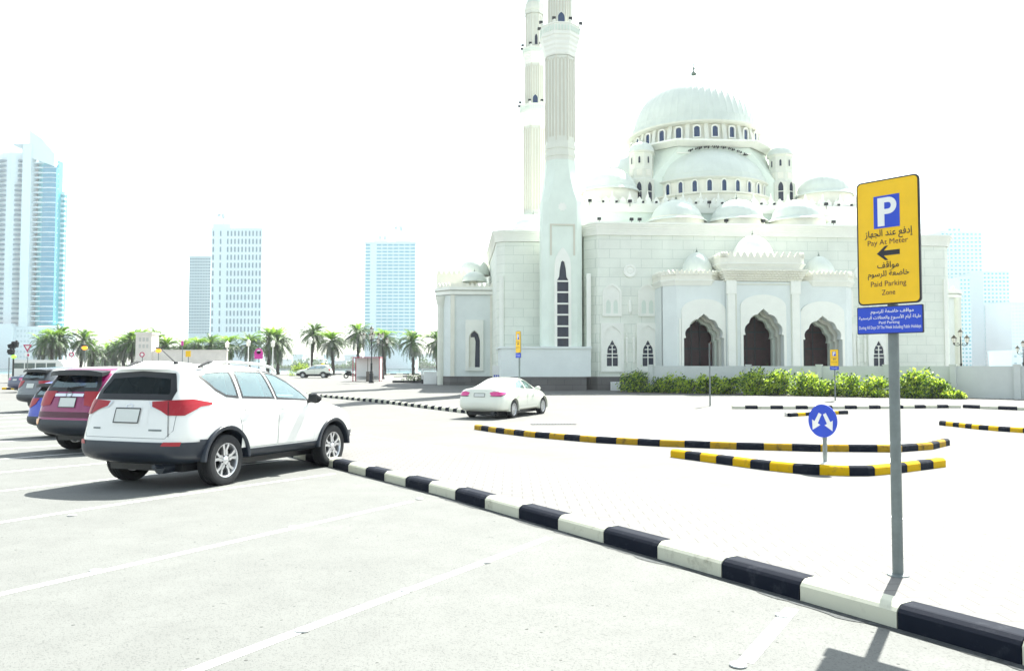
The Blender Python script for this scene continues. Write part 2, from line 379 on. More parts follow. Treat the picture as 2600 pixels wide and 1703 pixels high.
# pavement kerb in front of the mosque, and the kerb of the plot by the perimeter wall
P1 = px((760, 1003), (860, 1012), (960, 1022), (1060, 1034), (1165, 1047), (1225, 1054))
tag(kerb_mesh(P1, .36, .16, .2, side=1).build('kerb', ['kerb_black', 'kerb_white']), kind='structure')
P2 = px((1860, 1038), (2000, 1038.5), (2200, 1038), (2400, 1036), (2440, 1036))
tag(kerb_mesh(P2, .56, .16, .2, first=0, side=1).build('kerb', ['kerb_white', 'kerb_black']), kind='structure')
P3 = px((2444, 1035.5), (2520, 1039), (2600, 1042), (2800, 1052))
tag(kerb_mesh(P3, .72, .16, .2, first=0, side=1).build('kerb', ['kerb_black', 'kerb_white']), kind='structure')
# traffic islands
def island(label, front, depth, block, mats, first=0, h=.15, dirv=None):
    q = [Vector((p.x, p.y, 0)) for p in front]
    t = thing('traffic_island', label, 'traffic island', (0, 0, 0))
    kerb_mesh(q, block, h, .15, first=first, side=1).build('kerb', mats, t)
    rs = resample(q, .5); n = len(rs); vs = []
    for i, p in enumerate(rs):
        d = (rs[min(i + 1, n - 1)] - rs[max(0, i - 1)]).normalized(); nn = Vector((-d.y, d.x, 0))
        tt = i / (n - 1); k = depth * (min(1, sin(PI * tt) * 1.5)) + .01
        a = p + nn * .148; b2 = p + nn * (.148 + k)
        vs += [(a.x, a.y, terr(a.y) + h - .004), (b2.x, b2.y, terr(b2.y) + h - .004), (b2.x, b2.y, terr(b2.y) - .03)]
    b = MB(); b.add(vs, [f for i in range(n - 1) for f in ((3 * i, 3 * i + 3, 3 * i + 4, 3 * i + 1), (3 * i + 1, 3 * i + 4, 3 * i + 5, 3 * i + 2))])
    b.build('paving', 'concrete', t)
    return t
island('long curved black and worn yellow kerbed island behind the round blue sign', px((1204, 1090), (1270, 1100), (1351, 1110), (1515, 1124), (1674, 1133), (1880, 1141), (2064, 1146), (2277, 1148), (2369, 1141), (2412, 1130)),
       1.1, .56, ['kerb_yellow_old', 'kerb_black'])
island('bright yellow and black kerbed island that the round blue sign stands on', px((1702, 1160), (1820, 1176), (1942, 1193), (2046, 1204), (2150, 1208), (2210, 1208), (2283, 1201), (2402, 1185)),
       1.0, .43, ['kerb_yellow', 'kerb_black'])
island('short black and yellow kerb stub far behind the round blue sign', px((2008, 1058), (2040, 1056), (2090, 1053), (2154, 1051)), .7, .5, ['kerb_black', 'kerb_yellow'])
island('yellow and black kerbed island cut by the photo edge near the grey perimeter wall', px((2384, 1079), (2420, 1083), (2480, 1090), (2540, 1095), (2600, 1099), (2750, 1106)), 1.2, .40, ['kerb_yellow', 'kerb_black'], 1)
# ------------------------------------------------------------------ parking lines
ln = MB()
A0, A1 = g(1060, 1270), g(0, 1510); LD = (A1 - A0); LD.z = 0; LD.normalize(); LN = Vector((-LD.y, LD.x, 0))
def pline(p, L, w=.044, s0=.12):
    n = int(L / .5) + 1; vs = []
    for i in range(n + 1):
        c = p + LD * (s0 + (L - s0) * i / n)
        for s in (-w, w):
            q = c + LN * s; vs.append((q.x, q.y, terr(q.y) + .0075))
    ln.add(vs, [(2 * i, 2 * i + 1, 2 * i + 3, 2 * i + 2) for i in range(n)])
starts = [Vector((g(u, v).x, g(u, v).y, 0)) for u, v in ((2021, 1535), (1409, 1360), (1060, 1270), (863, 1201))]
pitch = (starts[2] - starts[1]).length
for k, p in enumerate(starts): pline(p, 6.5 if k else 1.25)
e = starts[0] + LD * 1.25
for k in range(1, 12): pline(starts[3] + KD * pitch * k, 6.2)
pl = ln.build('parking_lines', 'line'); tag(pl, kind='structure')
me = pl.data
for p in me.polygons:
    if p.normal.z < 0: p.flip()
M['stud'] = mat('stud_metal', (.42, .43, .42), .5, .2)
studs = [(183, 1310), (743, 1340), (243, 1451), (767, 1603), (1032, 1501), (1232, 1429), (1987, 1565), (1874, 1692), (1065, 1268)]
where = ['lowest on the line beside the white off-roader', 'at the middle of the second bay line', 'at the lower end of the second bay line', 'nearest the camera on the third bay line',
         'at the middle of the third bay line', 'nearer the kerb on the third bay line', 'on the short line just below the kerb', 'at the bottom end of the short line below the kerb', 'at the kerb end of the second bay line']
sm = MB().lathe([(.048, 0), (.045, .007), (.03, .012), (.001, .013)], 16).mesh('road_stud', 'stud', 40)
for (u, v), wl in zip(studs, where):
    p = g(u, v); o = link('road_stud', sm, None, (p.x, p.y, p.z + .009)); tag(o, 'small round metal road stud ' + wl, 'road stud', 'road studs on the parking lines')
# ================================================================== MOSQUE
MYAW = R(4.0); MC = Vector((17.1, 58, 0)); mc, ms = cos(MYAW), sin(MYAW)
mosque = thing('mosque', 'large white and pale green domed mosque with two tall minarets behind the hedge', 'mosque', MC, MYAW)
def lx(u, Yd):
    k = (u - 1300) / F / (CP - SP * 0.15) ; return (k * (MC.y + Yd * mc) - MC.x + Yd * ms) / (mc - k * ms)
def hz(v, X, Yd):
    Y = MC.y + X * ms + Yd * mc; d = ray(1300, v); return 1.6 + d.z / d.y * Y
def arch(w, h0, hs, ha, n=10, kind='pointed', lobes=4, amp=.10):
    """outline (x,z): half width w, from h0 up to springing hs and apex ha"""
    pts = [(-w, h0)]; top = []
    for i in range(n + 1):
        t = i / n; ph = t * PI / 2
        if kind == 'round': x, z = -w * cos(ph), hs + (ha - hs) * sin(ph)
        elif kind == 'multi':
            bx, bz = -w * cos(ph), (ha - hs) * (sin(ph) * .86 + .14 * t ** 5)
            k = 1 - amp * (1 - abs(sin(lobes * ph + (0 if lobes % 2 else 0))) ) * (1 - .8 * t ** 6)
            k *= .97
            if i == 0: top.append((-w, hs)); k = 1 - amp
            x, z = bx * k, hs + bz * k
            if i == n: x, z = 0, ha
        else: x, z = -w * cos(ph), hs + (ha - hs) * (sin(ph) * .84 + .16 * t ** 4)
        top.append((x, z))
    return pts + top + [(-x, z) for x, z in top[-2::-1]] + [(w, h0)]
def rect(x0, x1, z0, z1): return [(x0, z0), (x1, z0), (x1, z1), (x0, z1)]
def block(b, X0, X1, Y0, Y1, z0, z1, ch=.0, m=0):
    """box with chamfered front corners"""
    o = [(X0 + ch, Y0), (X1 - ch, Y0), (X1, Y0 + ch), (X1, Y1), (X0, Y1), (X0, Y0 + ch)] if ch else [(X0, Y0), (X1, Y0), (X1, Y1), (X0, Y1)]
    n = len(o); b.add([(x, y, z0) for x, y in o] + [(x, y, z1) for x, y in o],
                      [(i, (i + 1) % n, (i + 1) % n + n, i + n) for i in range(n)] + [tuple(range(n, 2 * n)), tuple(range(n - 1, -1, -1))], m)
def cornice(X0, X1, Y0, Y1, z0, z1, out, ch, name='cornice', m='trim_w', parent=mosque):
    b = MB(); n = 6
    for i in range(n):
        t0, t1 = i / n, (i + 1) / n; e = out * (.25 + .75 * t1 ** 1.6)
        block(b, X0 - e, X1 + e, Y0 - e, Y1, z0 + (z1 - z0) * t0, z0 + (z1 - z0) * t1 - (0 if i == n - 1 else .0), ch + e * .41)
    return b.build(name, m, parent)
def merlon_row(b, p0, p1, z, n, w=.34, h=.5, spire=False, th=.14):
    p0 = Vector(p0); p1 = Vector(p1); d = (p1 - p0).normalized(); nn = Vector((d.y, -d.x, 0))
    for i in range(n):
        c = p0.lerp(p1, (i + .5) / n)
        if spire: o = [(-.5, 0), (.5, 0), (.5, .12), (.22, .2), (.42, .36), (.30, .52), (.12, .5), (.16, .62), (.06, .8), (0, 1.0), (-.06, .8), (-.16, .62), (-.12, .5), (-.30, .52), (-.42, .36), (-.22, .2), (-.5, .12)]
        else: o = [(-.5, 0), (.5, 0), (.5, .3), (.34, .36), (.4, .62), (.2, .7), (.12, .88), (0, 1), (-.12, .88), (-.2, .7), (-.4, .62), (-.34, .36), (-.5, .3)]
        b.plate([(x * w, zz * h) for x, zz in o], [], -th / 2, th / 2, 0, lambda x, y, zz: (c.x + d.x * x - nn.x * y, c.y + d.y * x - nn.y * y, z + zz))
def ribs(n, amp):
    return lambda a, z: 1 + amp * (abs(cos(a * n / 2)) ** 16)
def dome(name, cx, cy, r, z0, ztop, label=None, ribn=28, skirt=1.0, seg=None, finial=1., parent=mosque, m='dome', bulge=.0, fm='finial'):
    h = ztop - z0; prof = []
    if skirt > 1: prof += [(r * skirt, z0 - .02 * h), (r * skirt, z0 + .03 * h), (r * (1 + (skirt - 1) * .5), z0 + .07 * h), (r * 1.01, z0 + .15 * h)]
    else: prof += [(r, z0)]
    K = 16; t0 = .10 if skirt > 1 else 0
    for i in range(0 if skirt > 1 else 1, K):
        t = t0 + (1 - t0) * i / K; a = t * PI / 2
        prof.append((r * (cos(a) ** (.96)) * (1 + bulge * sin(2 * a)), z0 + h * (sin(a) * (1 - .03) + .03 * t ** 3)))
    prof.append((.001, ztop))
    seg = seg or ribn * 6
    d = lathe_q(prof, seg, cx=cx, cy=cy, rib=(ribs(ribn, .007) if ribn else None)).build(name, m, parent, 30)
    if finial:
        f = finial; fp = [(.40, -.12), (.42, .02), (.34, .14), (.16, .24), (.10, .28), (.20, .36), (.22, .46), (.14, .60), (.05, .68), (.05, .76), (.10, .84), (.10, .90), (.03, 1.0), (.03, 1.12), (.06, 1.18), (.03, 1.24), (.015, 1.5), (.001, 1.62)]
        lathe_q([(a * f, ztop + c * f) for a, c in fp], 14, cx=cx, cy=cy).build('finial', fm, d, 40)
    return d
# window prototypes (frame mesh with pane child)
PROT = {}
def window(X, Y, z, rz, w, h, depth=.10, fw=.10, kind='pointed', pane='dark', frame='trim_w', bars=(0, 0), apex=.32, outer='arch', name='window', parent=mosque, tri=False):
    key = (round(w, 3), round(h, 3), depth, fw, kind, pane, frame, bars, apex, outer, tri)
    if key not in PROT:
        hole = arch(w / 2, 0, h * (1 - apex), h, 14 if kind == 'multi' else 8, kind, 3, .16)
        out = arch(w / 2 + fw, -fw, h * (1 - apex), h + fw * 1.3, 8, 'pointed' if kind != 'round' else 'round') if outer == 'arch' else rect(-w / 2 - fw, w / 2 + fw, -fw, h + fw)
        b = MB(); b.plate(out, [hole], -depth, .0)
        nx, nz = bars
        for i in range(1, nx + 1):
            x = -w / 2 + w * i / (nx + 1); b.box(x - .03, x + .03, -depth * .8, -.02, 0, h * (1 - apex) + (h * apex * .5 if nx > 1 else h * apex * .9))
        for i in range(1, nz + 1):
            zz = h * i / (nz + 1); ww = w / 2 if zz < h * (1 - apex) else w / 2 * (1 - (zz / h - 1 + apex) / apex) ** .6
            b.box(-ww, ww, -depth * .78, -.022, zz - .03, zz + .03)
        fm = b.mesh('window_frame', frame)
        pm = MB().plate(arch(w / 2 + .02, -.01, h * (1 - apex), h + .02, 8, 'pointed' if kind != 'round' else 'round'), [], -.018, .03).mesh('pane', pane)
        PROT[key] = (fm, pm)
    fm, pm = PROT[key]
    o = link(name, fm, parent, (X, Y, z), rz); link('pane', pm, o); return o
# ---- walls
ZC, ZT = 11.2, 12.1
b = MB(); block(b, -11.8, 11.8, 0, 31, -.5, ZC, .85); b.build('main_wall', 'stone', mosque)
cornice(-11.8, 11.8, 0, 31, ZC, ZT, .38, .85)
for s in (-1, 1):
    b = MB(); x0, x1 = (-18.05, -11.5) if s < 0 else (11.5, 18.05)
    block(b, x0, x1, 3.5, 28, -.5, ZC, .6); b.build('side_wall', 'stone', mosque)
    cornice(x0, x1, 3.5, 28, ZC + .02, ZT - .03, .34, .6)
# dark plinth
b = MB(); block(b, -11.86, 11.86, -.06, 1, -.6, .98, .86); b.build('plinth', 'plinth', mosque)
for s in (-1, 1):
    b = MB(); x0, x1 = (-18.1, -11.9) if s < 0 else (11.9, 18.1); block(b, x0, x1, 3.44, 5, -.6, 1.0, .6); b.build('plinth', 'plinth', mosque)
b = MB(); b.box(-17.95, -11.55, -.5, 3.6, .98, 3.0); b.box(-18.1, -11.5, -.6, 3.6, 2.98, 3.12); b.build('low_wall', 'niche', mosque)
b = MB(); b.box(-18.0, -11.88, -.55, 3.4, -.6, .975); b.build('plinth', 'plinth', mosque)
# vertical engaged colonnettes with white strips
def strip_v(X, Y, z0, z1, w=.22):
    b = MB(); b.box(X - w / 2, X + w / 2, Y - .10, Y + .05, z0, z1); b.box(X + w / 2, X + w / 2 + .10, Y - .045, Y + .05, z0 + .1, z1)
    b.ball((X, Y - .06, z0), .13, 8); b.build('colonnette', 'trim_w', mosque)
for X in (lx(1492, 0), -lx(1492, 0) - .4): strip_v(X, 0, 2.2, 8.4)
for X in (lx(1272, 3.5), -lx(1272, 3.5) - .4): strip_v(X, 3.5, 1.5, 8.6)
# roundel and spindle ornaments, windows of the front wall
for s in (-1, 1):
    xr = s * 8.6
    r = MB(); r.lathe([(.01, -.09), (.16, -.10), (.2, -.06), (.30, -.06), (.34, -.11), (.46, -.11), (.48, 0)], 28)
    r.v = [(x + xr, z, y + hz(688, -8.6, 0)) for x, y, z in r.v]; r.build('roundel', 'trim_w', mosque, 35)
    for xc in (s * 7.32, s * 9.92):
        zb = hz(803, xc if s < 0 else -xc, 0); zt = hz(720, -abs(xc), 0)
        b = MB(); o = arch(.70, 0, (zt - zb) * .70, zt - zb, 10); i_ = arch(.56, .14, (zt - zb) * .68, zt - zb - .15, 10)
        b.plate(o, [i_], -.12, 0); b.plate(arch(.57, .1, (zt - zb) * .68, zt - zb - .14, 10), [arch(.19, .12, 1.0, 1.28, 8, 'pointed')[::1]] and [[(x - .27, z) for x, z in arch(.17, .2, .85, 1.2, 8)], [(x + .27, z) for x, z in arch(.17, .2, .85, 1.2, 8)]], -.055, .0)
        w_ = b.build('upper_window', 'trim_w', mosque, None, (xc, 0, zb))
        for dx in (-.27, .27):
            MB().plate(arch(.18, .18, .85, 1.22, 8), [], -.02, .0).build('screen', 'stone_plain', w_, None, (dx, 0, 0))
            q = MB()
            for k in range(5):
                for j in range(3): q.lathe([(.035, 0), (.035, .02)], 6, cx=-.09 + .09 * j, cy=.3 + .17 * k)
            q.v = [(x, -.022 - z, y) for x, y, z in q.v]; q.build('lattice', 'niche', w_, None, (dx, 0, 0))
        zb = hz(944, -abs(xc), 0); zt = hz(820, -abs(xc), 0); H = zt - zb
        b = MB(); b.plate(rect(-.83, .83, 0, H), [arch(.62, .16, H * .72, H - .22, 10)], -.16, 0)
        b.plate(arch(.63, .14, H * .72, H - .2, 10), [arch(.40, .42, 1.25, 2.3, 16, 'multi', 3, .12)], -.085, 0)
        w_ = b.build('lower_window', 'trim_w', mosque, None, (xc, 0, zb))
        MB().plate(arch(.42, .40, 1.3, 2.35, 8), [], -.02, .0).build('pane', 'dark', w_)
        q = MB(); q.box(-.03, .03, -.07, -.022, .42, 1.9)
        for zz in (1.05, 1.3, 1.62, 1.9): q.box(-.38 + max(0, zz - 1.2) * .35, .38 - max(0, zz - 1.2) * .35, -.066, -.024, zz - .028, zz + .028)
        q.build('glazing_bar', 'trim_w', w_)
    for dx in (-.26, .26):
        sp = MB(); zl = hz(930, -8.6, 0); zu = hz(842, -8.6, 0); Hh = zu - zl
        sp.lathe([(.02, 0), (.05, .1), (.02, .2), (.08, .3), (.08, Hh * .45), (.11, Hh * .5), (.11, Hh * .8), (.04, Hh * .84), (.06, Hh * .9), (.01, Hh)], 8, cx=s * 8.6 + dx, cy=-.06)
        sp.v = [(x, y, z + zl) for x, y, z in sp.v]; sp.build('spindle', 'trim_w', mosque)
    sp = MB(); zl = hz(800, -8.6, 0); sp.lathe([(.02, 0), (.09, .12), (.13, .25), (.13, 1.0), (.05, 1.1), (.02, 1.3)], 8, cx=s * 8.6, cy=-.05)
    sp.v = [(x, y, z + zl) for x, y, z in sp.v]; sp.build('spindle', 'trim_w', mosque)
# ---- upper tier with spired parapet
UZ = hz(538, -11, 4.0); UT = UZ + .62
b = MB(); block(b, -11.3, 11.3, 4.0, 24, ZT - .4, UZ, .3); b.build('upper_wall', 'stone_plain', mosque)
cornice(-11.35, 11.35, 3.9, 24, UZ, UT, .25, .3, 'upper_cornice')
b = MB(); merlon_row(b, (-11.2, 4.0, 0), (11.2, 4.0, 0), UT, 34, .62, .62, False); merlon_row(b, (-11.2, 3.86, 0), (11.2, 3.86, 0), UT, 16, .5, 1.0, True, .2); b.build('parapet', 'trim_w', mosque); b = MB()
merlon_row(b, (-11.4, 20, 0), (-11.4, 5, 0), UT, 22, .62, .62); b.build('parapet', 'trim_w', mosque); b = MB(); merlon_row(b, (11.4, 5, 0), (11.4, 20, 0), UT, 22, .62, .62)
b.build('parapet', 'trim_w', mosque)
# small floodlights along the parapets
fl_a = MB().box(-.08, .08, 0, .16, 0, .14).mesh('floodlight', 'black'); fl_b = MB().box(-.13, .13, -.04, .16, .02, .22).box(-.02, .02, .04, .08, -.3, .02).mesh('floodlight', 'black')
for i in range(22): link('floodlight', fl_a if i % 3 else fl_b, mosque, (-10.9 + i * 1.04, 3.45, UT + .04))
for x in (-10.7, -8.3, -7.7, -1.2, 1.6, 7.0): link('floodlight', fl_b, mosque, (x, .6, ZT + .28))
# ---- front row of small flared domes
for X in (-4.5, 0.2, 4.9):
    b = MB(); b.lathe([(2.05, ZT - .3), (2.05, 12.85)], 48, cx=X, cy=2.3); b.build('drum', 'cream', mosque, 40)
    z0 = hz(558, X, 1.0)
    dome('small_dome', X, 2.3, 1.95, z0, hz(508, X, 2.3), ribn=24, skirt=1.17, finial=.34)
# ---- corner domes
for X in (-8.7, 9.1):
    b = MB(); b.lathe([(2.2, UT - .5), (2.2, 15.9 if X < 0 else 15.65)], 56, cx=X, cy=6.6); b.build('drum', 'cream', mosque, 40)
    dome('corner_dome', X, 6.6, 2.15, hz(484 if X < 0 else 494, X, 5.5), hz(430 if X < 0 else 436, X, 6.6), ribn=28, skirt=1.1, finial=.22)
for X in (-9.2, 9.2):
    b = MB(); b.lathe([(2.2, 12), (2.2, 15.2)], 40, cx=X, cy=17); b.build('drum', 'cream', mosque, 40)
    dome('corner_dome', X, 17, 2.15, 15.2, 17.2, ribn=28, skirt=1.1, finial=.22)
for X in (-15.0, 15.0):
    b = MB(); b.lathe([(1.75, 11.9), (1.75, 12.45)], 40, cx=X, cy=6.2); b.build('drum', 'trim', mosque, 40)
    dome('side_dome', X, 6.2, 1.6, 12.45, hz(546, -15, 6.2), ribn=20, skirt=1.08, finial=.25)
# ---- main dome assembly (centre X=0, Yd=12)
CY = 12.2
def octo(hw, fh, cy, z): return [(-fh, cy - hw, z), (fh, cy - hw, z), (hw, cy - fh, z), (hw, cy + fh, z), (fh, cy + hw, z), (-fh, cy + hw, z), (-hw, cy + fh, z), (-hw, cy - fh, z)]
def loft(b, rings, m=0):
    n = len(rings[0]); vs = [p for r in rings for p in r]
    b.add(vs, [(j * n + i, j * n + (i + 1) % n, (j + 1) * n + (i + 1) % n, (j + 1) * n + i) for j in range(len(rings) - 1) for i in range(n)] + [tuple((len(rings) - 1) * n + i for i in range(n))], m)
zr = hz(360, 0, 6.6)      # octagon top
b = MB(); loft(b, [octo(5.3, 5.2, CY, UT - .6), octo(5.3, 5.2, CY, zr - 3.2), octo(5.25, 3.0, CY, zr - .5), octo(5.25, 3.0, CY, zr - .3)]); b.build('octagon_base', 'stone_plain', mosque)
b = MB(); loft(b, [octo(5.35, 3.12, CY, zr - .35), octo(6.1, 3.4, CY, zr - .05), octo(6.1, 3.4, CY, zr + .08)]); b.build('octagon_cornice', 'trim_w', mosque)
b = MB(); b.box(-3.1, 3.1, CY - 5.36, CY - 5.2, zr - .95, zr - .85); b.build('string_course', 'trim_w', mosque)
ze = hz(307, 0, CY - 5.9)      # eave of the main dome
b = MB(); b.lathe([(5.75, zr), (5.55, zr + .4), (5.45, ze)], 96, cx=0, cy=CY); b.build('main_drum', 'cream', mosque, 40)
b = MB()
for k in range(24):
    a = 2 * PI * (k + .5) / 24
    c, s_ = cos(a), sin(a); t = (-s_, c)
    def P(r, w, z): return (c * r + t[0] * w, CY + s_ * r + t[1] * w, z)
    w = .17
    b.add([P(5.3, -w, zr), P(6.0, -w, zr), P(5.62, -w, ze - .1), P(5.3, -w, ze - .1), P(5.3, w, zr), P(6.0, w, zr), P(5.62, w, ze - .1), P(5.3, w, ze - .1)],
          [(0, 1, 2, 3), (7, 6, 5, 4), (1, 5, 6, 2), (2, 6, 7, 3)])
b.build('buttress', 'trim', mosque)
b = MB(); b.lathe([(5.4, ze - .14), (6.0, ze - .02), (6.05, ze + .1), (5.3, ze + .28)], 96, cx=0, cy=CY); b.build('eave', 'trim', mosque, 40)
for k in range(24):
    a = -PI / 2 + 2 * PI * (k + .0) / 24
    if sin(a) > .35: continue
    window(cos(a) * 5.6, CY + sin(a) * 5.6, zr + .42, a + PI / 2, .46, ze - zr - .75, .12, .10, 'round', 'darkblue', 'trim_w', (0, 0), .22)
dome('main_dome', 0, CY, 5.42, ze + .12, hz(202, 0, CY), ribn=56, skirt=1.03, finial=1.12, bulge=.0)
# ---- half domes on the four sides
for (ax, ay, r0) in ((0, 9.6, 4.95), (-5.6, CY, 3.6), (5.6, CY, 3.6)):
    zb_ = hz(491, 0, 4.1); z1_ = hz(448, 0, 4.2); front = ax == 0
    b = MB(); b.lathe([(r0 + .45, UT - .5), (r0 + .45, zb_ - .02), (r0 + .62, zb_ + .08), (r0 + .62, zb_ + .2), (r0 + .1, zb_ + .26), (r0 + .1, z1_ - .1)], 80, cx=ax, cy=ay); b.build('half_dome_drum', 'cream', mosque, 40)
    b = MB(); b.lathe([(r0 + .1, z1_ - .14), (r0 + .38, z1_), (r0 + .38, z1_ + .08), (r0, z1_ + .2)], 80, cx=ax, cy=ay); b.build('eave', 'trim', mosque, 40)
    dome('half_dome', ax, ay, r0 + .1, z1_ + .05, hz(372, 0, 8.0), ribn=40, skirt=1.02, finial=0)
    for k in range(28):
        a = -PI / 2 + 2 * PI * k / 28
        if front and sin(a) > -.12: continue
        if not front and (sin(a) > .1 or cos(a) * ax < -.3): continue
        window(ax + cos(a) * (r0 + .12), ay + sin(a) * (r0 + .12), zb_ + .30, a + PI / 2, .36, z1_ - zb_ - .48, .1, .09, 'round', 'darkblue', 'trim_w', (0, 0), .25)
# black bits of scaffold lamps over the front half dome
b = MB()
for k in range(34):
    if k % 9 in (3, 7): continue
    a = R(52 + 66 * k / 33); zq = hz(470, 0, 6.9); rq = 4.5; hq = hz(373, 0, 6.9) - zq; e_ = .03 * (k * 7 % 5); b.box(cos(a) * rq - .022, cos(a) * rq + .022, CY - 5.5, CY - 5.26, zq + sin(a) * hq - .01 - e_, zq + sin(a) * hq + .05)
b.build('lamp_string', 'black', mosque)
# ---- corner turrets
for X in (-5.9, 5.9):
    for Y in (7.6, 17.0):
        zt = hz(392 if X < 0 else 400, X, 7.6); 
        b = MB(); b.lathe([(1.22, UT - .6), (1.18, zt - 2.3), (1.02, zt - 2.15), (1.02, zt - 1.5), (1.06, zt - 1.45), (1.0, zt - 1.4), (1.0, zt - .1), (1.16, zt), (1.16, zt + .1), (1.0, zt + .14)], 8, cx=X, cy=Y)
        tt = b.build('turret', 'trim', mosque)
        dome('turret_dome', X, Y, 1.05, zt + .1, zt + 1.0, ribn=16, skirt=1.05, finial=.16)
        if Y < 10:
            for k in range(-2, 2):
                a = -PI / 2 + PI / 4 * (k + .5); rr = 1.0 * cos(PI / 8)
                window(X + cos(a) * (rr + .01), Y + sin(a) * (rr + .01), zt - .95, a + PI / 2, .17, .55, .05, .05, 'round', 'dark', 'trim', (0, 0), .25)
                rr = 1.18 * cos(PI / 8); zw_ = hz(510, X, 6.5); window(X + cos(a) * (rr + .02), Y + sin(a) * (rr + .02), zw_, a + PI / 2, .40, hz(461, X, 6.5) - zw_, .06, .07, 'pointed', 'dark', 'trim', (0, 1), .3)
                rr = 1.02 * cos(PI / 8); MB().box(-.22, .22, -.04, .02, 0, .5).build('panel', 'cream', mosque, None, (X + cos(a) * rr, Y + sin(a) * rr, zt - 1.95), a + PI / 2)
# ---- minarets
def minaret(X, Y, base_w, stages, front_window):
    """stages: list of (kind, r, z0, z1)"""
    mn = None
    b = MB()
    if base_w:
        w = base_w / 2; zt, zs = base_w_top
        def sq(w, c, z): return [(X - w + c, Y - w, z), (X + w - c, Y - w, z), (X + w, Y - w + c, z), (X + w, Y + w - c, z), (X + w - c, Y + w, z), (X - w + c, Y + w, z), (X - w, Y + w - c, z), (X - w, Y - w + c, z)]
        r = stages[0][1]; rc = r * math.tan(PI / 8); 
        rings = [sq(w, .42, -.5), sq(w, .42, zs)] + [sq(w + (r - w) * (1 - (1 - t) ** 1.6), .42 + (r - rc - .42) * (1 - (1 - t) ** 1.6), zs + (zt - zs) * t) for t in (.2, .4, .6, .8, 1.)]
        loft(b, rings); mn = b.build('minaret_base', 'stone_plain', mosque, 20)
    for kind, r, z0, z1 in stages:
        R8 = r / cos(PI / 8); b = MB()
        if kind == 'band':
            n = max(2, int((z1 - z0) / .28)); prof = []
            for i in range(n):
                a0, a1 = z0 + (z1 - z0) * i / n, z0 + (z1 - z0) * (i + 1) / n; e = 1.03 if i % 2 else .985
                prof += [(R8 * e, a0 + .01), (R8 * e, a1 - .01)]
            b.lathe(prof, 8, cx=X, cy=Y); b.v = rot8(b.v, X, Y); b.build('minaret_band', 'trim', mosque)
        elif kind == 'shaft':
            b.lathe([(R8, z0), (R8, z1)], 8, cx=X, cy=Y); b.v = rot8(b.v, X, Y); mn = b.build('minaret_shaft', 'trim', mosque)
            f = MB()
            for k in range(8):
                a = k * PI / 4; c, s_ = cos(a), sin(a)
                for j in range(-1, 2) if r > .8 else range(0, 1):
                    o = j * r * .27; x, y = X + c * r - s_ * o, Y + s_ * r + c * o; w = r * .05
                    for q in (-1, 1):
                        oo = o + q * r * .10; x, y = X + c * r - s_ * oo, Y + s_ * r + c * oo
                        f.tube([(x, y, z0 + .3), (x, y, z1 - .35)], r * .035, 5)
                    f.tube([(X + c * r - s_ * (o - r * .10), Y + s_ * r + c * (o - r * .10), z1 - .35), (X + c * r - s_ * o, Y + s_ * r + c * o, z1 - .2), (X + c * r - s_ * (o + r * .10), Y + s_ * r + c * (o + r * .10), z1 - .35)], r * .035, 5)
                cc = a + PI / 8; f.tube([(X + cos(cc) * R8, Y + sin(cc) * R8, z0), (X + cos(cc) * R8, Y + sin(cc) * R8, z1)], r * .05, 5)
            f.build('fluting', 'flute', mosque, 50)
        elif kind == 'balcony':
            h = z1 - z0; prof = [(R8 * .76, z0), (R8 * .80, z0 + .06 * h), (R8 * .80, z0 + .14 * h), (R8 * .85, z0 + .2 * h), (R8 * .85, z0 + .27 * h), (R8 * .90, z0 + .33 * h), (R8 * .90, z0 + .42 * h), (R8 * .96, z0 + .5 * h), (R8 * .96, z0 + .58 * h), (R8 * 1.02, z0 + .62 * h), (R8 * 1.02, z0 + .66 * h), (R8 * .98, z0 + .67 * h), (R8 * .98, z0 + .95 * h), (R8 * 1.02, z0 + .96 * h), (R8 * 1.02, z1), (R8 * .9, z1), (R8 * .9, z0 + .7 * h), (.1, z0 + .7 * h)]
            b.lathe(prof, 8, cx=X, cy=Y); b.v = rot8(b.v, X, Y)
            bal = b.build('balcony', 'trim_w', mosque)
            f = MB()
            for k in range(8):
                a = k * PI / 4; c, s_ = cos(a), sin(a)
                for j in range(-2, 3):
                    o = j * r * .16; f.lathe([(.02, z0 + .62 * h), (.075, z0 + .64 * h), (.075, z0 + .65 * h)], 4, cx=0, cy=0)
                    x, y = X + c * r * .985 - s_ * o, Y + s_ * r * .985 + c * o
                    f.box(x - .06, x + .06, y - .06, y + .06, z0 + .74 * h, z0 + .9 * h)
            f.build('balustrade_panel', 'stone_plain', bal)
            f = MB()
            for k in range(8):
                a = k * PI / 4 + PI / 8; x, y = X + cos(a) * R8 * .97, Y + sin(a) * R8 * .97
                f.ball((x, y, z1 + .1), .11, 6); 
                f.box(x - .13 + .12 * cos(a), x + .13 + .12 * cos(a), y - .1, y + .1, z1 + .18, z1 + .34, 1)
            f.build('railing_knob', ['trim_w', 'iron'], bal)
        elif kind == 'cone':
            b.lathe([(R8 * .9, z0), (R8 * .9, z0 + .1), (R8 * .7, z0 + (z1 - z0) * .3), (.02, z1)], 16, cx=X, cy=Y); b.build('minaret_cap', 'dome', mosque, 30)
    return mn
def rot8(vs, X, Y):
    c, s_ = cos(PI / 8), sin(PI / 8); return [(X + (x - X) * c - (y - Y) * s_, Y + (x - X) * s_ + (y - Y) * c, z) for x, y, z in vs]
MX, MY = -13.5, 1.15
def H1(v): return hz(v, MX, MY)
base_w_top = (H1(413), H1(520))
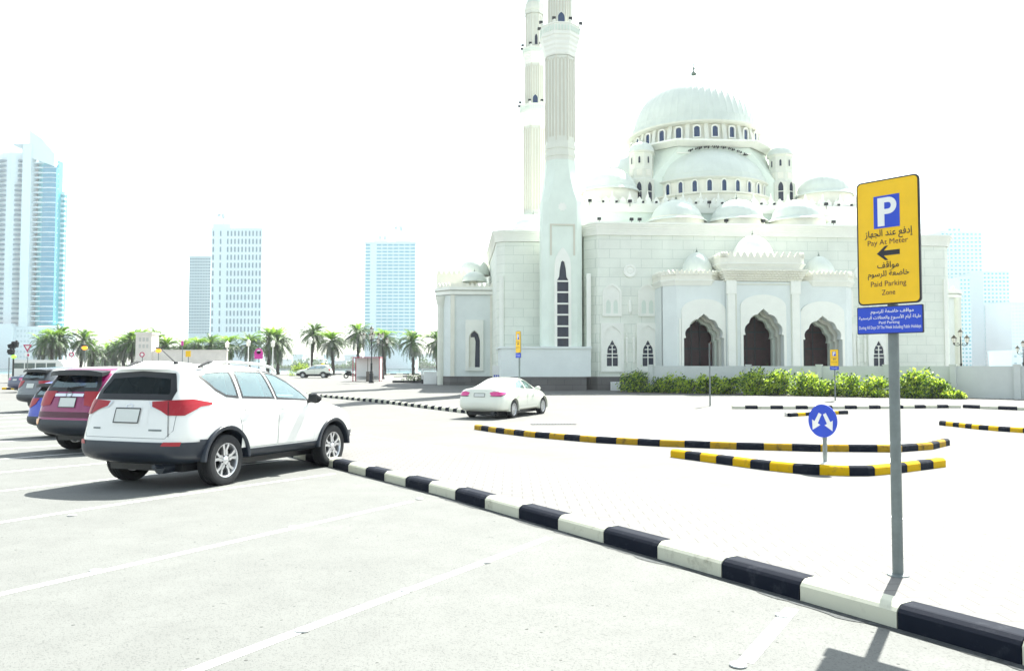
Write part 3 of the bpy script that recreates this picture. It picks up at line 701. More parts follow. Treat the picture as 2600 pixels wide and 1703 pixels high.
minaret(MX, MY, 2.86, [('band', 1.05, H1(413), H1(365)), ('shaft', 1.02, H1(365), H1(152)), ('balcony', 1.40, H1(152), H1(76)), ('shaft', .82, H1(84), H1(-80)), ('balcony', 1.15, H1(-80), H1(-130)), ('shaft', .7, H1(-135), H1(-280)), ('balcony', .9, H1(-280), H1(-320)), ('cone', .7, H1(-320), H1(-430))], True)
FY = MY + 19.3
def H2(v): return hz(v, MX, FY)
minaret(MX, FY, 2.86 if False else 0, [('band', 1.06, H2(560), H2(535)), ('shaft', 1.03, H2(545), H2(326)), ('balcony', 1.38, H2(326), H2(273)), ('shaft', .87, H2(280), H2(168)), ('balcony', 1.12, H2(168), H2(128)), ('shaft', .80, H2(134), H2(42)), ('band', .90, H2(42), H2(14)), ('cone', .8, H2(14), H2(-70))], False)
b = MB(); block(b, MX - 1.6, MX + 1.6, FY - 1.6, FY + 1.6, 5, H2(552), .4); b.build('minaret_base', 'stone_plain', mosque)
window(MX, MY - .84, H1(72), 0, .50, H1(44) - H1(72), .06, .07, 'pointed', 'darkblue', 'trim', (0, 0), .5, name='balcony_door')
window(MX, FY - .89, H2(270), 0, .50, H2(248) - H2(270), .06, .07, 'pointed', 'darkblue', 'trim', (0, 0), .5, name='balcony_door')
window(MX + .1, FY - .82, H2(122), 0, .28, H2(95) - H2(122), .05, .06, 'pointed', 'dark', 'trim', (0, 0), .4, name='balcony_door')
# tall window of the near minaret base
yf = MY - 1.43
xw = lx(1428, yf); zb = hz(884, xw, yf); zt = hz(712, xw, yf)
zap = hz(662, xw, yf)
b = MB(); hole = [(-.41, zb), (.41, zb), (.41, zt), (.26, zt + .25), (.20, zt + .75), (.17, zap - .3), (.10, zap - .1), (0, zap), (-.10, zap - .1), (-.17, zap - .3), (-.20, zap - .95 + .3), (-.20, zt + .75), (-.26, zt + .25), (-.41, zt)]
hole = [(-.41, zb), (.41, zb), (.41, zt), (.27, zt + .25), (.22, zt + .8), (.12, zap - .1), (0, zap), (-.12, zap - .1), (-.22, zt + .8), (-.27, zt + .25), (-.41, zt)]
zo = hz(628, xw, yf)
out = arch(.60, zb - .18, zt + .9, zo, 10)
b.plate(out, [hole], -.14, 0); w_ = b.build('tall_window', 'trim_w', mosque, None, (xw, yf, 0))
MB().plate([(-.42, zb), (.42, zb), (.42, zap), (-.42, zap)], [], -.03, 0).build('pane', 'dark', w_)
q = MB()
for v in (714, 742, 771, 799, 828, 857): z = hz(v, xw, yf); q.box(-.41, .41, -.11, -.032, z - .055, z + .055)
q.build('glazing_bar', 'trim_w', w_)
zf0, zf1 = hz(648, xw, yf), hz(569, xw, yf)
b = MB(); b.plate([(-.90, zf0), (-.78, zf0), (-.78, zf1 - .1), (.78, zf1 - .1), (.78, zf0), (.90, zf0), (.90, zf1), (-.90, zf1)], [], -.07, 0)
b.build('panel_frame', 'flute', mosque, None, (xw, yf, 0))
b = MB(); zz = hz(513, xw, yf)
for k in range(2):
    o = [( (.34 if i % 2 else .25) * cos(PI * i / 8 + k * 0), (.34 if i % 2 else .25) * sin(PI * i / 8)) for i in range(16)]
b.plate(o, [], -.06, .3); b.build('star_boss', 'trim_w', mosque, None, (xw, yf + .05, hz(525, xw, yf)))
# ---- portico
PY = -3.0
def wing(x0, x1, xc, ow, zap, zsp, ztop, parapet_h, py, hinge, pn_w, pn_top, name, ch):
    zbm = -.4
    b = MB(); hole = arch(ow, zbm + .01, zsp, zap, 34, 'multi', 4, .085)
    fx0, fx1 = x0 + ch, x1 - ch
    b.plate(rect(fx0, fx1, zbm, ztop), [hole], py, py + .55)
    if ch:
        b.box(x0, fx0 - .001, py + ch, py + ch + .4, zbm, ztop) if False else None
        for s in (-1, 1):
            xa, xb = (x0, fx0) if s < 0 else (x1, fx1)
            vs = [(xa, py + ch, zbm), (xb, py, zbm), (xb, py + .4, zbm), (xa, py + ch + .4, zbm)]
            b.add(vs + [(x, y, ztop) for x, y, z in vs], [(0, 1, 5, 4), (1, 2, 6, 5), (2, 3, 7, 6), (3, 0, 4, 7)])
        for xx in (x0, x1): b.box(min(xx, xx + (.3 if xx == x0 else -.3)), max(xx, xx + (.3 if xx == x0 else -.3)), py + ch, 0, zbm, ztop)
    w = b.build(name, 'niche', mosque)
    p = MB(); p.plate(arch(pn_w, zbm + .02, zsp - .1, pn_top, 12), [arch(ow + .005, zbm + .01, zsp, zap, 34, 'multi', 4, .085)], -.10, -.004); p.build('arch_panel', 'trim_w', w, None, (xc, py, 0)) if xc else p.build('arch_panel', 'trim_w', w, None, (0, py, 0))
    for j, (dy, k, mm) in enumerate(((1.15, .94, 'trim'), (1.95, .88, 'stone_plain'))):
        q = MB(); q.plate(rect(-ow - .75, ow + .75, zbm, ztop - .3), [[(x * k, zbm + .01 + (z - zbm - .01) * (.5 + .5 * k)) for x, z in arch(ow, zbm + .01, zsp, zap, 34, 'multi', 4, .085)]], 0, .4)
        q.build('inner_arch', mm, w, None, (xc if xc else 0, py + dy, 0))
    return w
# the centre bay stands a little forward of the wings
def wing2(x0, x1, xc, ow, vap, vsp, vtop, py, pn_w, vpn, ch):
    zap, zsp, zt, zp = hz(vap, xc, py), hz(vsp, xc, py), hz(vtop, xc, py), hz(vpn, xc, py)
    zbm = -.4; hole = [(x + xc, z) for x, z in arch(ow, zbm + .01, zsp, zap, 44, 'multi', 5, .09)]
    b = MB(); b.plate(rect(x0 + ch[0], x1 - ch[1], zbm, zt), [hole], py, py + .5)
    for s, c in ((-1, ch[0]), (1, ch[1])):
        xa, xb = (x0, x0 + c) if s < 0 else (x1, x1 - c)
        if c:
            vs = [(xa, py + c, zbm), (xb, py, zbm), (xb, py + .35, zbm), (xa, py + c + .35, zbm)]
            if s > 0: vs = vs[::-1]
            b.add(vs + [(x, y, zt) for x, y, z in vs], [(0, 1, 5, 4), (1, 2, 6, 5), (2, 3, 7, 6), (3, 0, 4, 7)])
        b.box(xa if s < 0 else xa - .3, xa + .3 if s < 0 else xa, py + c + .002, -.01, zbm, zt - .003)
    b.box(x0 + .31, x1 - .31, py + .502, -.012, zt - .3, zt - .004)
    w = b.build('portico_bay', 'niche', mosque)
    p = MB(); p.plate([(x + xc, z) for x, z in arch(pn_w, zbm + .02, zp - .85, zp, 14, 'round')], [[(x + xc, z) for x, z in arch(ow + .006, zbm + .03, zsp, zap, 44, 'multi', 5, .09)]], py - .10, py - .004); p.build('arch_panel', 'trim_w', w)
    for j, (dy, k, mm) in enumerate(((.85, .95, 'trim'), (1.55, .90, 'stone_plain'))):
        q = MB(); q.plate(rect(xc - ow - .7, xc + ow + .7, zbm, zt - .32), [[(xc + x * k, zbm + .01 + (z - zbm - .01) * (.5 + .5 * k)) for x, z in arch(ow, zbm + .01, zsp, zap, 44, 'multi', 5, .09)]], py + dy, py + dy + .38)
        q.build('inner_arch', mm, w)
    q = MB(); q.box(xc - ow - .7, xc + ow + .7, -.09, -.02, zbm, zt - .4); 
    q.build('doorway', 'brown', w)
    q = MB()
    for dx in (-.62, 0, .62): q.box(xc + dx - .05, xc + dx + .05, -.13, -.088, zbm, zt - 1.6)
    for zz in (1.6, 3.0, 4.2): q.box(xc - ow, xc + ow, -.128, -.089, zz - .06, zz + .06)
    q.build('door_frame', 'ink', w)
    return zt
wl = lx(1688, PY); cl = lx(1846, PY) - .1
zt = wing2(wl, -2.05, lx(1783.5, PY), 1.40, 796, 858, 712, PY, 1.56, 759, (.75, 0)); wing2(2.05, -wl, lx(2083, PY), 1.40, 801, 862, 714, PY, 1.56, 765, (0, .75))
PYC = PY - .3
zc = wing2(-2.62, 2.62, -.06, 1.42, 783, 850, 728 - 13, PYC, 1.60, 748, (0, 0))
def parapet(x0, x1, y0, y1, z0, z1, ch, n, out=.22):
    cornice(x0, x1, y0, y1, z0, z0 + (z1 - z0) * .38, out, ch, 'portico_cornice')
    b = MB(); block(b, x0 - out * .7, x1 + out * .7, y0 - out * .7, y1, z0 + (z1 - z0) * .38, z1 - .28, ch + .1)
    merlon_row(b, (x0 - out * .5 + ch, y0 - out * .5, 0), (x1 + out * .5 - ch, y0 - out * .5, 0), z1 - .29, n, .36, .36)
    if ch:
        merlon_row(b, (x0 - out * .5, y0 - out * .5 + ch, 0), (x0 - out * .5 + ch, y0 - out * .5, 0), z1 - .29, 3, .34, .36)
        merlon_row(b, (x1 + out * .5 - ch, y0 - out * .5, 0), (x1 + out * .5, y0 - out * .5 + ch, 0), z1 - .29, 3, .34, .36)
    for xx, sgn in ((x0 - out * .5, 1), (x1 + out * .5, -1)):
        merlon_row(b, (xx, y1 if sgn > 0 else y0 + ch, 0), (xx, y0 + ch if sgn > 0 else y1, 0), z1 - .29, max(2, int(abs(y1 - y0) / .42)), .36, .36)
    return b.build('portico_parapet', 'cream', mosque)
zw1, zwt = hz(722, wl, PY), hz(687, wl, PY)
parapet(wl, -2.9, PY, 0, zw1 - .05, zwt, .75, 8); parapet(2.9, -wl, PY, 0, zw1 - .05, zwt, .75, 8)
z1c, ztc = hz(684, -2, PYC), hz(642, -2, PYC)
zmq = hz(714, 0, PYC)
parapet(-2.75, 2.75, PYC, 0, z1c, ztc, .35, 11, .35)
b = MB()
for i in range(5):
    e = .06 + .075 * i; z0 = zmq + (z1c - zmq) * i / 5; z1 = zmq + (z1c - zmq) * (i + 1) / 5
    b.box(-2.64 - e, 2.64 + e, PYC - e, -.3, z0, z1 - .002)
    for k in range(22): x = -2.58 + k * .24 + (.12 if i % 2 else 0); b.box(x - .05, x + .05, PYC - e - .06, PYC - e, z0, z0 + (z1 - z0) * .6)
b.build('muqarnas_band', 'cream', mosque)
for x in (-2.30, 2.22):
    b = MB(); b.box(x - .26, x + .26, PYC - .16, PYC - .004, -.4, zmq - .9); b.box(x - .34, x + .34, PYC - .2, PYC - .003, zmq - .9, zmq); b.build('pilaster', 'trim_w', mosque)
b = MB(); b.plate([(-1.98, -.3), (-1.9, -.3), (-1.9, zmq - .25), (1.9, zmq - .25), (1.9, -.3), (1.98, -.3), (1.98, zmq - .16), (-1.98, zmq - .16)], [], PYC - .05, PYC - .002); b.build('bay_frame', 'trim', mosque)
dome('portico_dome', -.05, -1.5, 1.55, ztc - .75, hz(598, 0, -1.5), ribn=24, skirt=1.0, finial=.26, m='trim_w')
for x, v in ((lx(1768, -1.4), 640), (lx(2077, -1.4), 650)):
    dome('portico_dome', x, -1.4, 1.2, zwt - .65, hz(v, x, -1.4), ribn=24, skirt=1.0, finial=.22, m='dome')
for x in (wl + 1.0, -wl - 1.0): 
    b = MB(); b.box(x - .06, x + .06, PY - .07, PY, 1.2, 5.0); b.build('colonnette', 'trim_w', mosque)
# ---- side annexes
for s in (-1, 1):
    AY = 11.0; xa = lx(1144, AY) if s < 0 else 23.2
    xi = -17.9 if s < 0 else 17.9
    X0, X1 = (xa, xi) if s < 0 else (xi, xa)
    zt1, zt2 = hz(748, -20, AY), hz(702, -20, AY) 
    def annexbox(nm, m, z0, z1, e=0, ch=.8):
        b = MB()
        o = [(X0 - 1.1 * (s < 0) - e * (s < 0), AY + 1.1), (X0 - e * (s < 0) * .4, AY - e), (X1 + e * (s > 0) * .4, AY - e), (X1 + 1.1 * (s > 0) + e * (s > 0), AY + 1.1), (X1 + 1.1 * (s > 0) + e * (s > 0), AY + 9), (X0 - 1.1 * (s < 0) - e * (s < 0), AY + 9)]
        n = 6; b.add([(x, y, z0) for x, y in o] + [(x, y, z1) for x, y in o], [(i, (i + 1) % n, (i + 1) % n + n, i + n) for i in range(n)] + [tuple(range(n, 2 * n))])
        return b.build(nm, m, mosque)
    annexbox('annex_wall', 'niche', .7, zt1); annexbox('annex_plinth', 'plinth', -.5, .9, .05)
    annexbox('annex_cornice', 'trim_w', zt1, zt1 + .28, .18); annexbox('annex_cornice', 'trim', zt1 + .28, zt1 + .38, .1); annexbox('annex_cornice', 'trim_w', zt1 + .38, zt1 + .62, .24)
    annexbox('annex_parapet', 'cream', zt1 + .62, hz(727, -20, AY), .1)
    b = MB(); zz = hz(727, -20, AY) - .01
    merlon_row(b, (X0, AY - .02, 0), (X1, AY - .02, 0), zz, 9, .34, .34)
    xo = X0 - 1.1 if s < 0 else X1 + 1.1
    if s < 0: merlon_row(b, (X0 - 1.1, AY + 1.1, 0), (X0, AY, 0), zz, 4, .34, .34)
    b.build('annex_parapet', 'cream', mosque)
    b = MB(); bx0, bx1 = (X0 - 1.25, X0 + 2.3) if s < 0 else (X1 - 2.3, X1 + 1.25)
    b.box(bx0, bx1, AY + 3.0, AY + 9, zt1 + .3, hz(694, -22, AY + 3)); merlon_row(b, (bx0, AY + 3, 0), (bx1, AY + 3, 0), hz(694, -22, AY + 3), 8, .3, .34); b.build('annex_parapet', 'cream', mosque)
    if s < 0:
        dome('annex_dome', lx(1205, AY + 5), AY + 5, 1.42, hz(700, -20, AY + 5), hz(655, -20, AY + 5), ribn=20, finial=.2)
        dome('annex_dome', lx(1205, AY + 2), AY + 2, 1.08, hz(716, -20, AY + 2), hz(689, -20, AY + 2), ribn=20, finial=.2)
        for uu, ww in ((1150, .34), (1249, .3)):
            x = lx(uu, AY); b = MB(); b.box(x - ww / 2, x + ww / 2, AY - .14, AY - .002, .9, zt1 - .02); b.build('pilaster', 'cream', mosque)
        xo2 = X0 - .75; b = MB(); b.tube([(X0 - .8, AY + .75, -.3), (X0 - .8, AY + .75, zt1 - .9)], .30, 12); b.tube([(X0 - .8, AY + .75, zt1 - .9), (X0 - .8, AY + .75, zt1 - .1)], [.32, .5], 12); b.build('corner_column', 'trim', mosque, 40)
        x = lx(1205, AY); zb = hz(941, x, AY); zt = hz(812, x, AY); Hh = zt - zb
        b = MB(); b.plate(rect(-.76, .76, 0, Hh), [arch(.48, .3, Hh * .62, Hh * .79, 12)], -.22, -.002); b.plate(arch(.58, .2, Hh * .66, Hh * .9, 12), [arch(.47, .3, Hh * .62, Hh * .79, 12)], -.26, -.2)
        w_ = b.build('annex_window', 'trim_w', mosque, None, (x, AY, zb))
        MB().plate(arch(.5, .28, Hh * .62, Hh * .8, 10), [], -.02, 0).build('pane', 'cream', w_)
        q = MB(); q.plate([(.05, .3), (.46, .3), (.46, Hh * .6), (.3, Hh * .72), (0, Hh * .78), (-.28, Hh * .72), (-.3, Hh * .66), (0, Hh * .66), (.1, Hh * .58)], [], -.06, -.021); q.build('shutter', 'dark', w_)
    else:
        x = X1 + .1; b = MB(); b.tube([(x, AY, -.3), (x, AY, zt1)], .3, 12); b.build('corner_column', 'trim', mosque, 40)
# low boundary wall in front of the portico, running on to the right as grey panels
wp = [(1652, 60 - 5.6), (1900, 52.5), (2080, 50.5), (2250, 48.5), (2420, 46.5), (2583, 44.5), (2750, 42.5)]
bt = thing('perimeter_wall', 'long plain pale grey panel wall behind the hedge', 'wall')
pp = []
for u, Y in wp: p = at(u, 929, Y); pp.append(Vector((p.x, p.y, 0)))
for i, (p, q) in enumerate(zip(pp, pp[1:])):
    d = (q - p).normalized(); n_ = Vector((d.y, -d.x, 0)); zt = at(1500, 929, p.y).z; ztq = at(1500, 929, q.y).z
    b = MB(); a0 = p + d * .16; a1 = q - d * .16
    vs = []
    for c, zz in ((a0, zt), (a1, ztq)):
        for o in (0, .14): e = c - n_ * o; vs += [(e.x, e.y, terr(e.y) - .3), (e.x, e.y, zz)]
    b.add(vs, [(0, 4, 5, 1), (2, 3, 7, 6), (1, 5, 7, 3)]); b.build('wall_panel', 'concrete_pale', bt)
for i, p in enumerate(pp):
    zt = at(1500, 929, p.y).z; b = MB(); b.box(-.16, .16, -.20, .08, terr(p.y) - .3, zt + .03); b.box(-.2, .2, -.24, .12, zt + .03, zt + .10); b.build('wall_post', 'concrete_pale', bt, None, (p.x, p.y, 0), math.atan2((pp[min(i + 1, len(pp) - 1)] - pp[max(0, i - 1)]).y, (pp[min(i + 1, len(pp) - 1)] - pp[max(0, i - 1)]).x))
# ================================================================== VEHICLES
PAINTS = {}
def paint(name, col, rough=.28, metal=0.):
    if name not in PAINTS: PAINTS[name] = mat(name, col, rough, metal, coat=.7)
    return PAINTS[name]
SUV = dict(L=4.57, axr=.975, axf=3.635, wr=.355, ww=.235, ty=.80, gc=.30, rows=[
    [(.14, .16, .32, .95, 1.6, 2.3, 3.0, 3.63, 4.1, 4.36, 4.48, 4.5), (.54, .66, .78, .83, .84, .84, .84, .83, .79, .68, .55, .5), (.40, .38, .33, .30, .30, .30, .30, .30, .30, .28, .28, .28)],
    [(.0, .05, .22, .95, 1.6, 2.3, 3.0, 3.63, 4.1, 4.42, 4.54, 4.57), (.56, .745, .87, .91, .90, .90, .90, .91, .88, .78, .62, .55), (.48, .48, .46, .44, .44, .44, .44, .45, .45, .45, .45, .45)],
    [(.03, .08, .24, .95, 1.6, 2.3, 3.0, 3.63, 4.1, 4.42, 4.54, 4.57), (.56, .75, .875, .925, .912, .905, .912, .925, .89, .79, .62, .55), (.66,) * 8 + (.64,) * 4],
    [(.09, .13, .28, .95, 1.6, 2.3, 3.0, 3.63, 4.08, 4.38, 4.49, 4.52), (.55, .735, .87, .925, .922, .92, .92, .925, .885, .77, .60, .52), (.92,) * 8 + (.88, .84, .82, .80)],
    [(.16, .19, .34, .95, 1.6, 2.3, 3.0, 3.58, 4.0, 4.3, 4.42, 4.45), (.54, .71, .84, .89, .89, .885, .88, .87, .84, .74, .58, .5), (1.19, 1.19, 1.20, 1.20, 1.18, 1.15, 1.11, 1.05, .99, .92, .86, .84)],
    [(.40, .43, .58, 1.05, 1.6, 2.25, 2.85, 3.36, 3.9, 4.22, 4.34, 4.37), (.54, .62, .66, .68, .68, .67, .70, .74, .72, .62, .48, .42), (1.54, 1.565, 1.60, 1.63, 1.635, 1.60, 1.38, 1.12, 1.05, .97, .91, .89)],
    [(.33, .36, .52, 1.05, 1.6, 2.2, 2.78, 3.30, 3.85, 4.2, 4.32, 4.35), (.44, .5, .52, .52, .52, .52, .52, .52, .5, .45, .36, .3), (1.59, 1.61, 1.65, 1.68, 1.685, 1.655, 1.44, 1.15, 1.08, .995, .93, .91)],
    [(.31, .34, .50, 1.05, 1.6, 2.17, 2.74, 3.26, 3.83, 4.2, 4.32, 4.35), (0,) * 12, (1.605, 1.625, 1.665, 1.695, 1.70, 1.675, 1.465, 1.165, 1.10, 1.01, .94, .92)]],
    cab_low=(.42, 3.25, .86, .80), cab_top=(.60, 2.2, 1.60, .585),
    side=[[(.66, 1.50), (.84, 1.33), (1.0, 1.25), (1.22, 1.23), (1.22, 1.565), (.95, 1.56), (.75, 1.545)],
          [(1.34, 1.225), (2.04, 1.20), (1.96, 1.57), (1.34, 1.575)], [(2.14, 1.195), (2.95, 1.15), (2.84, 1.25), (2.58, 1.42), (2.32, 1.53), (2.06, 1.565)]],
    rear=[(-.60, 1.23), (.60, 1.23), (.61, 1.30), (.51, 1.50), (0, 1.53), (-.51, 1.50), (-.61, 1.30)],
    front=[(-.62, 1.20), (.62, 1.20), (.50, 1.54), (-.50, 1.54)],
    doors=[[(1.28, .50), (2.10, .50), (2.10, 1.19), (1.28, 1.215), (1.20, 1.0), (1.28, .80)], [(2.125, .50), (3.06, .50), (3.10, .9), (3.0, 1.125), (2.125, 1.185)]],
    handles=[(1.42, 1.04), (2.27, 1.02)])
SEDAN = dict(L=4.82, axr=1.05, axf=3.83, wr=.325, ww=.215, ty=.79, gc=.2, rows=[
    [(.16, .18, .32, .75, 1.08, 1.7, 2.3, 2.8, 3.4, 3.9, 4.5, 4.68), (.56, .68, .78, .82, .83, .83, .83, .83, .82, .80, .68, .5), (.30, .27, .24, .2, .2, .2, .2, .2, .2, .2, .2, .2)],
    [(.02, .06, .24, .75, 1.08, 1.7, 2.3, 2.8, 3.4, 3.9, 4.58, 4.80), (.58, .78, .88, .90, .90, .89, .89, .89, .90, .90, .76, .55), (.36,) * 12],
    [(.0, .05, .24, .75, 1.08, 1.7, 2.3, 2.8, 3.4, 3.9, 4.58, 4.82), (.58, .79, .89, .915, .915, .91, .91, .91, .915, .91, .77, .55), (.56,) * 12],
    [(.04, .09, .26, .75, 1.08, 1.7, 2.3, 2.8, 3.4, 3.9, 4.55, 4.76), (.57, .78, .88, .915, .915, .915, .915, .915, .915, .90, .75, .52), (.78,) * 8 + (.76, .74, .68, .62)],
    [(.08, .12, .30, .75, 1.08, 1.7, 2.3, 2.8, 3.4, 3.9, 4.48, 4.68), (.55, .74, .83, .87, .88, .88, .88, .88, .87, .85, .70, .48), (.96, .97, .98, .99, .99, .98, .97, .95, .93, .88, .76, .70)],
    [(.13, .17, .36, .80, 1.15, 1.80, 2.25, 2.75, 3.34, 3.9, 4.44, 4.62), (.52, .62, .69, .70, .68, .62, .63, .64, .72, .72, .6, .44), (1.02, 1.035, 1.05, 1.06, 1.13, 1.37, 1.40, 1.33, 1.03, .94, .80, .73)],
    [(.12, .16, .34, .78, 1.10, 1.76, 2.22, 2.7, 3.28, 3.88, 4.42, 4.6), (.42, .5, .52, .52, .5, .46, .46, .48, .5, .52, .44, .3), (1.04, 1.055, 1.075, 1.085, 1.16, 1.42, 1.445, 1.38, 1.07, .975, .82, .75)],
    [(.12, .15, .32, .76, 1.08, 1.74, 2.2, 2.68, 3.25, 3.86, 4.42, 4.6), (0,) * 12, (1.045, 1.065, 1.085, 1.095, 1.18, 1.44, 1.47, 1.405, 1.09, .99, .83, .76)]],
    cab_low=(.95, 3.2, .75, .78), cab_top=(1.72, 2.72, 1.38, .54),
    side=[[(1.36, 1.05), (2.16, 1.03), (2.10, 1.345), (1.86, 1.33), (1.6, 1.22)], [(2.24, 1.03), (3.10, .99), (2.86, 1.17), (2.66, 1.28), (2.42, 1.345), (2.18, 1.35)]],
    rear=[(-.58, 1.12), (.58, 1.12), (.46, 1.37), (-.46, 1.37)],
    front=[(-.62, 1.08), (.62, 1.08), (.46, 1.36), (-.46, 1.36)],
    doors=[[(1.42, .42), (2.19, .42), (2.19, 1.015), (1.30, 1.03), (1.20, .85)], [(2.215, .42), (3.18, .42), (3.2, .9), (3.1, .97), (2.215, 1.01)]],
    handles=[(1.5, .90), (2.35, .89)])
def loft_body(sp):
    rows = sp['rows']; nr = len(rows); nc = 12; vs = []; idx = {}
    for c in range(nc):
        for r in range(nr):
            x, y, z = rows[r][0][c], rows[r][1][c], rows[r][2][c]
            if r == nr - 1: idx[(c, r, 1)] = idx[(c, r, -1)] = len(vs); vs.append((x, 0, z))
            else:
                for s in (1, -1): idx[(c, r, s)] = len(vs); vs.append((x, y * s, z))
    fs = []
    for c in range(nc - 1):
        for r in range(nr - 1):
            for s in (1, -1):
                f = [idx[(c, r, s)], idx[(c + 1, r, s)], idx[(c + 1, r + 1, s)], idx[(c, r + 1, s)]]
                fs.append(tuple(f if s < 0 else f[::-1]))
        fs.append((idx[(c, 0, 1)], idx[(c + 1, 0, 1)], idx[(c + 1, 0, -1)], idx[(c, 0, -1)]))
    for c in (0, nc - 1):
        for r in range(nr - 1):
            f = [idx[(c, r, 1)], idx[(c, r, -1)], idx[(c, r + 1, -1)], idx[(c, r + 1, 1)]]
            if r == nr - 2: f = f[:3]
            fs.append(tuple(f if c else f[::-1]))
    return vs, fs
def evalmesh(ob):
    dg = bpy.context.evaluated_depsgraph_get(); dg.update(); return bpy.data.meshes.new_from_object(ob.evaluated_get(dg))
def prism(pts, lo, hi, axis):
    n = len(pts); f = (lambda p, t: (p[0], t, p[1])) if axis == 'y' else (lambda p, t: (t, p[0], p[1]))
    b = MB(); b.add([f(p, lo) for p in pts] + [f(p, hi) for p in pts], [tuple(range(n)), tuple(range(2 * n - 1, n - 1, -1))] + [(i + n, (i + 1) % n + n, (i + 1) % n, i) for i in range(n)]); return b
def fixn(me):
    bm = bmesh.new(); bm.from_mesh(me); bmesh.ops.recalc_face_normals(bm, faces=bm.faces[:]); bm.to_mesh(me); bm.free(); return me
def make_body(sp):
    """(BVH of the smooth skin, body mesh with wheel wells, cabin and window openings)"""
    vs, fs = loft_body(sp); b = MB(); b.add(vs, fs); me = fixn(b.mesh('car_body', 'white'))
    o = bpy.data.objects.new('tmp', me); COL.objects.link(o)
    m = o.modifiers.new('s', 'SUBSURF'); m.levels = m.render_levels = 3
    skin = evalmesh(o); bvh = BVHTree.FromPolygons([v.co for v in skin.vertices], [p.vertices for p in skin.polygons])
    o.modifiers.clear(); o.data = skin
    cuts = []
    for ax in (sp['axr'], sp['axf']):
        for s in (1, -1):
            c = MB().lathe([(.001, .5), (sp['wr'] + .075, .5), (sp['wr'] + .075, 1.2), (.001, 1.2)], 40)
            c.v = [(ax + x, s * z, sp['wr'] + y) for x, y, z in c.v]; cuts.append(fixn(c.mesh('c', 'black')))
    x0, x1, z0, y0 = sp['cab_low']; a0, a1, z1, y1 = sp['cab_top']
    c = MB().add([(x0, -y0, z0), (x1, -y0, z0), (x1, y0, z0), (x0, y0, z0), (a0, -y1, z1), (a1, -y1, z1), (a1, y1, z1), (a0, y1, z1)], [(3, 2, 1, 0), (4, 5, 6, 7), (0, 1, 5, 4), (1, 2, 6, 5), (2, 3, 7, 6), (3, 0, 4, 7)])
    cuts.append(fixn(c.mesh('c', 'cabin')))
    for w in sp['side']: cuts.append(fixn(prism(w, -1.2, 1.2, 'y').mesh('c', 'black')))
    cuts.append(fixn(prism(sp['rear'], -.3, a0 + .35, 'x').mesh('c', 'black')))
    cuts.append(fixn(prism(sp['front'], a1 - .5, x1 + .8, 'x').mesh('c', 'black')))
    for c in cuts:
        k = bpy.data.objects.new('k', c); COL.objects.link(k); m = o.modifiers.new('b', 'BOOLEAN'); m.operation = 'DIFFERENCE'; m.solver = 'EXACT'; m.object = k; m.material_mode = 'TRANSFER'
        nm = evalmesh(o); o.modifiers.clear(); o.data = nm; bpy.data.objects.remove(k)
    me = o.data; bpy.data.objects.remove(o)
    me.polygons.foreach_set('use_smooth', [True] * len(me.polygons)); me.set_sharp_from_angle(angle=R(38))
    return bvh, me
BODY = {}
def patch(bvh, pts, frame, off=.004, cuts=4, hole=None, thick=0):
    """project a 2D outline onto the skin. frame = (origin, U, V, D)."""
    O, U, V, D = [Vector(t) for t in frame]
    loops = [pts] + ([hole] if hole else []); flat = [p for L in loops for p in L]
    tri = tessellate_polygon([[Vector((p[0], p[1], 0)) for p in L] for L in loops])
    bm = bmesh.new(); vv = [bm.verts.new((p[0], p[1], 0)) for p in flat]
    for t in tri:
        try: bm.faces.new([vv[i] for i in t])
        except ValueError: pass
    for it in range(cuts):
        long = [e for e in bm.edges if e.calc_length() > .07]
        if not long: break
        bmesh.ops.subdivide_edges(bm, edges=long, cuts=1, use_grid_fill=True)
        bmesh.ops.triangulate(bm, faces=[f for f in bm.faces if len(f.verts) > 3])
    keep = []
    for v in bm.verts:
        p = O + U * v.co.x + V * v.co.y
        h, n, i, d = bvh.ray_cast(p, D)
        if h is None: h, n, i, d = bvh.find_nearest(p + D * 1.0)
        v.co = h + (n if n.dot(D) < 0 else -n) * off
    bmesh.ops.recalc_face_normals(bm, faces=bm.faces[:])
    s = sum((f.normal.dot(D) for f in bm.faces))
    if s > 0: bmesh.ops.reverse_faces(bm, faces=bm.faces[:])
    me = bpy.data.meshes.new('p'); bm.to_mesh(me); bm.free(); me.polygons.foreach_set('use_smooth', [True] * len(me.polygons)); return me
FS = {1: ((0, 2, 0), (1, 0, 0), (0, 0, 1), (0, -1, 0)), -1: ((0, -2, 0), (1, 0, 0), (0, 0, 1), (0, 1, 0))}
FR = ((-1, 0, 0), (0, 1, 0), (0, 0, 1), (1, 0, 0)); FF = ((6, 0, 0), (0, 1, 0), (0, 0, 1), (-1, 0, 0))
q7 = math.sqrt(.5)
FC = {1: ((-2 * q7 + .5, 2 * q7, 0), (q7, q7, 0), (0, 0, 1), (q7, -q7, 0)), -1: ((-2 * q7 + .5, -2 * q7, 0), (q7, -q7, 0), (0, 0, 1), (q7, q7, 0))}
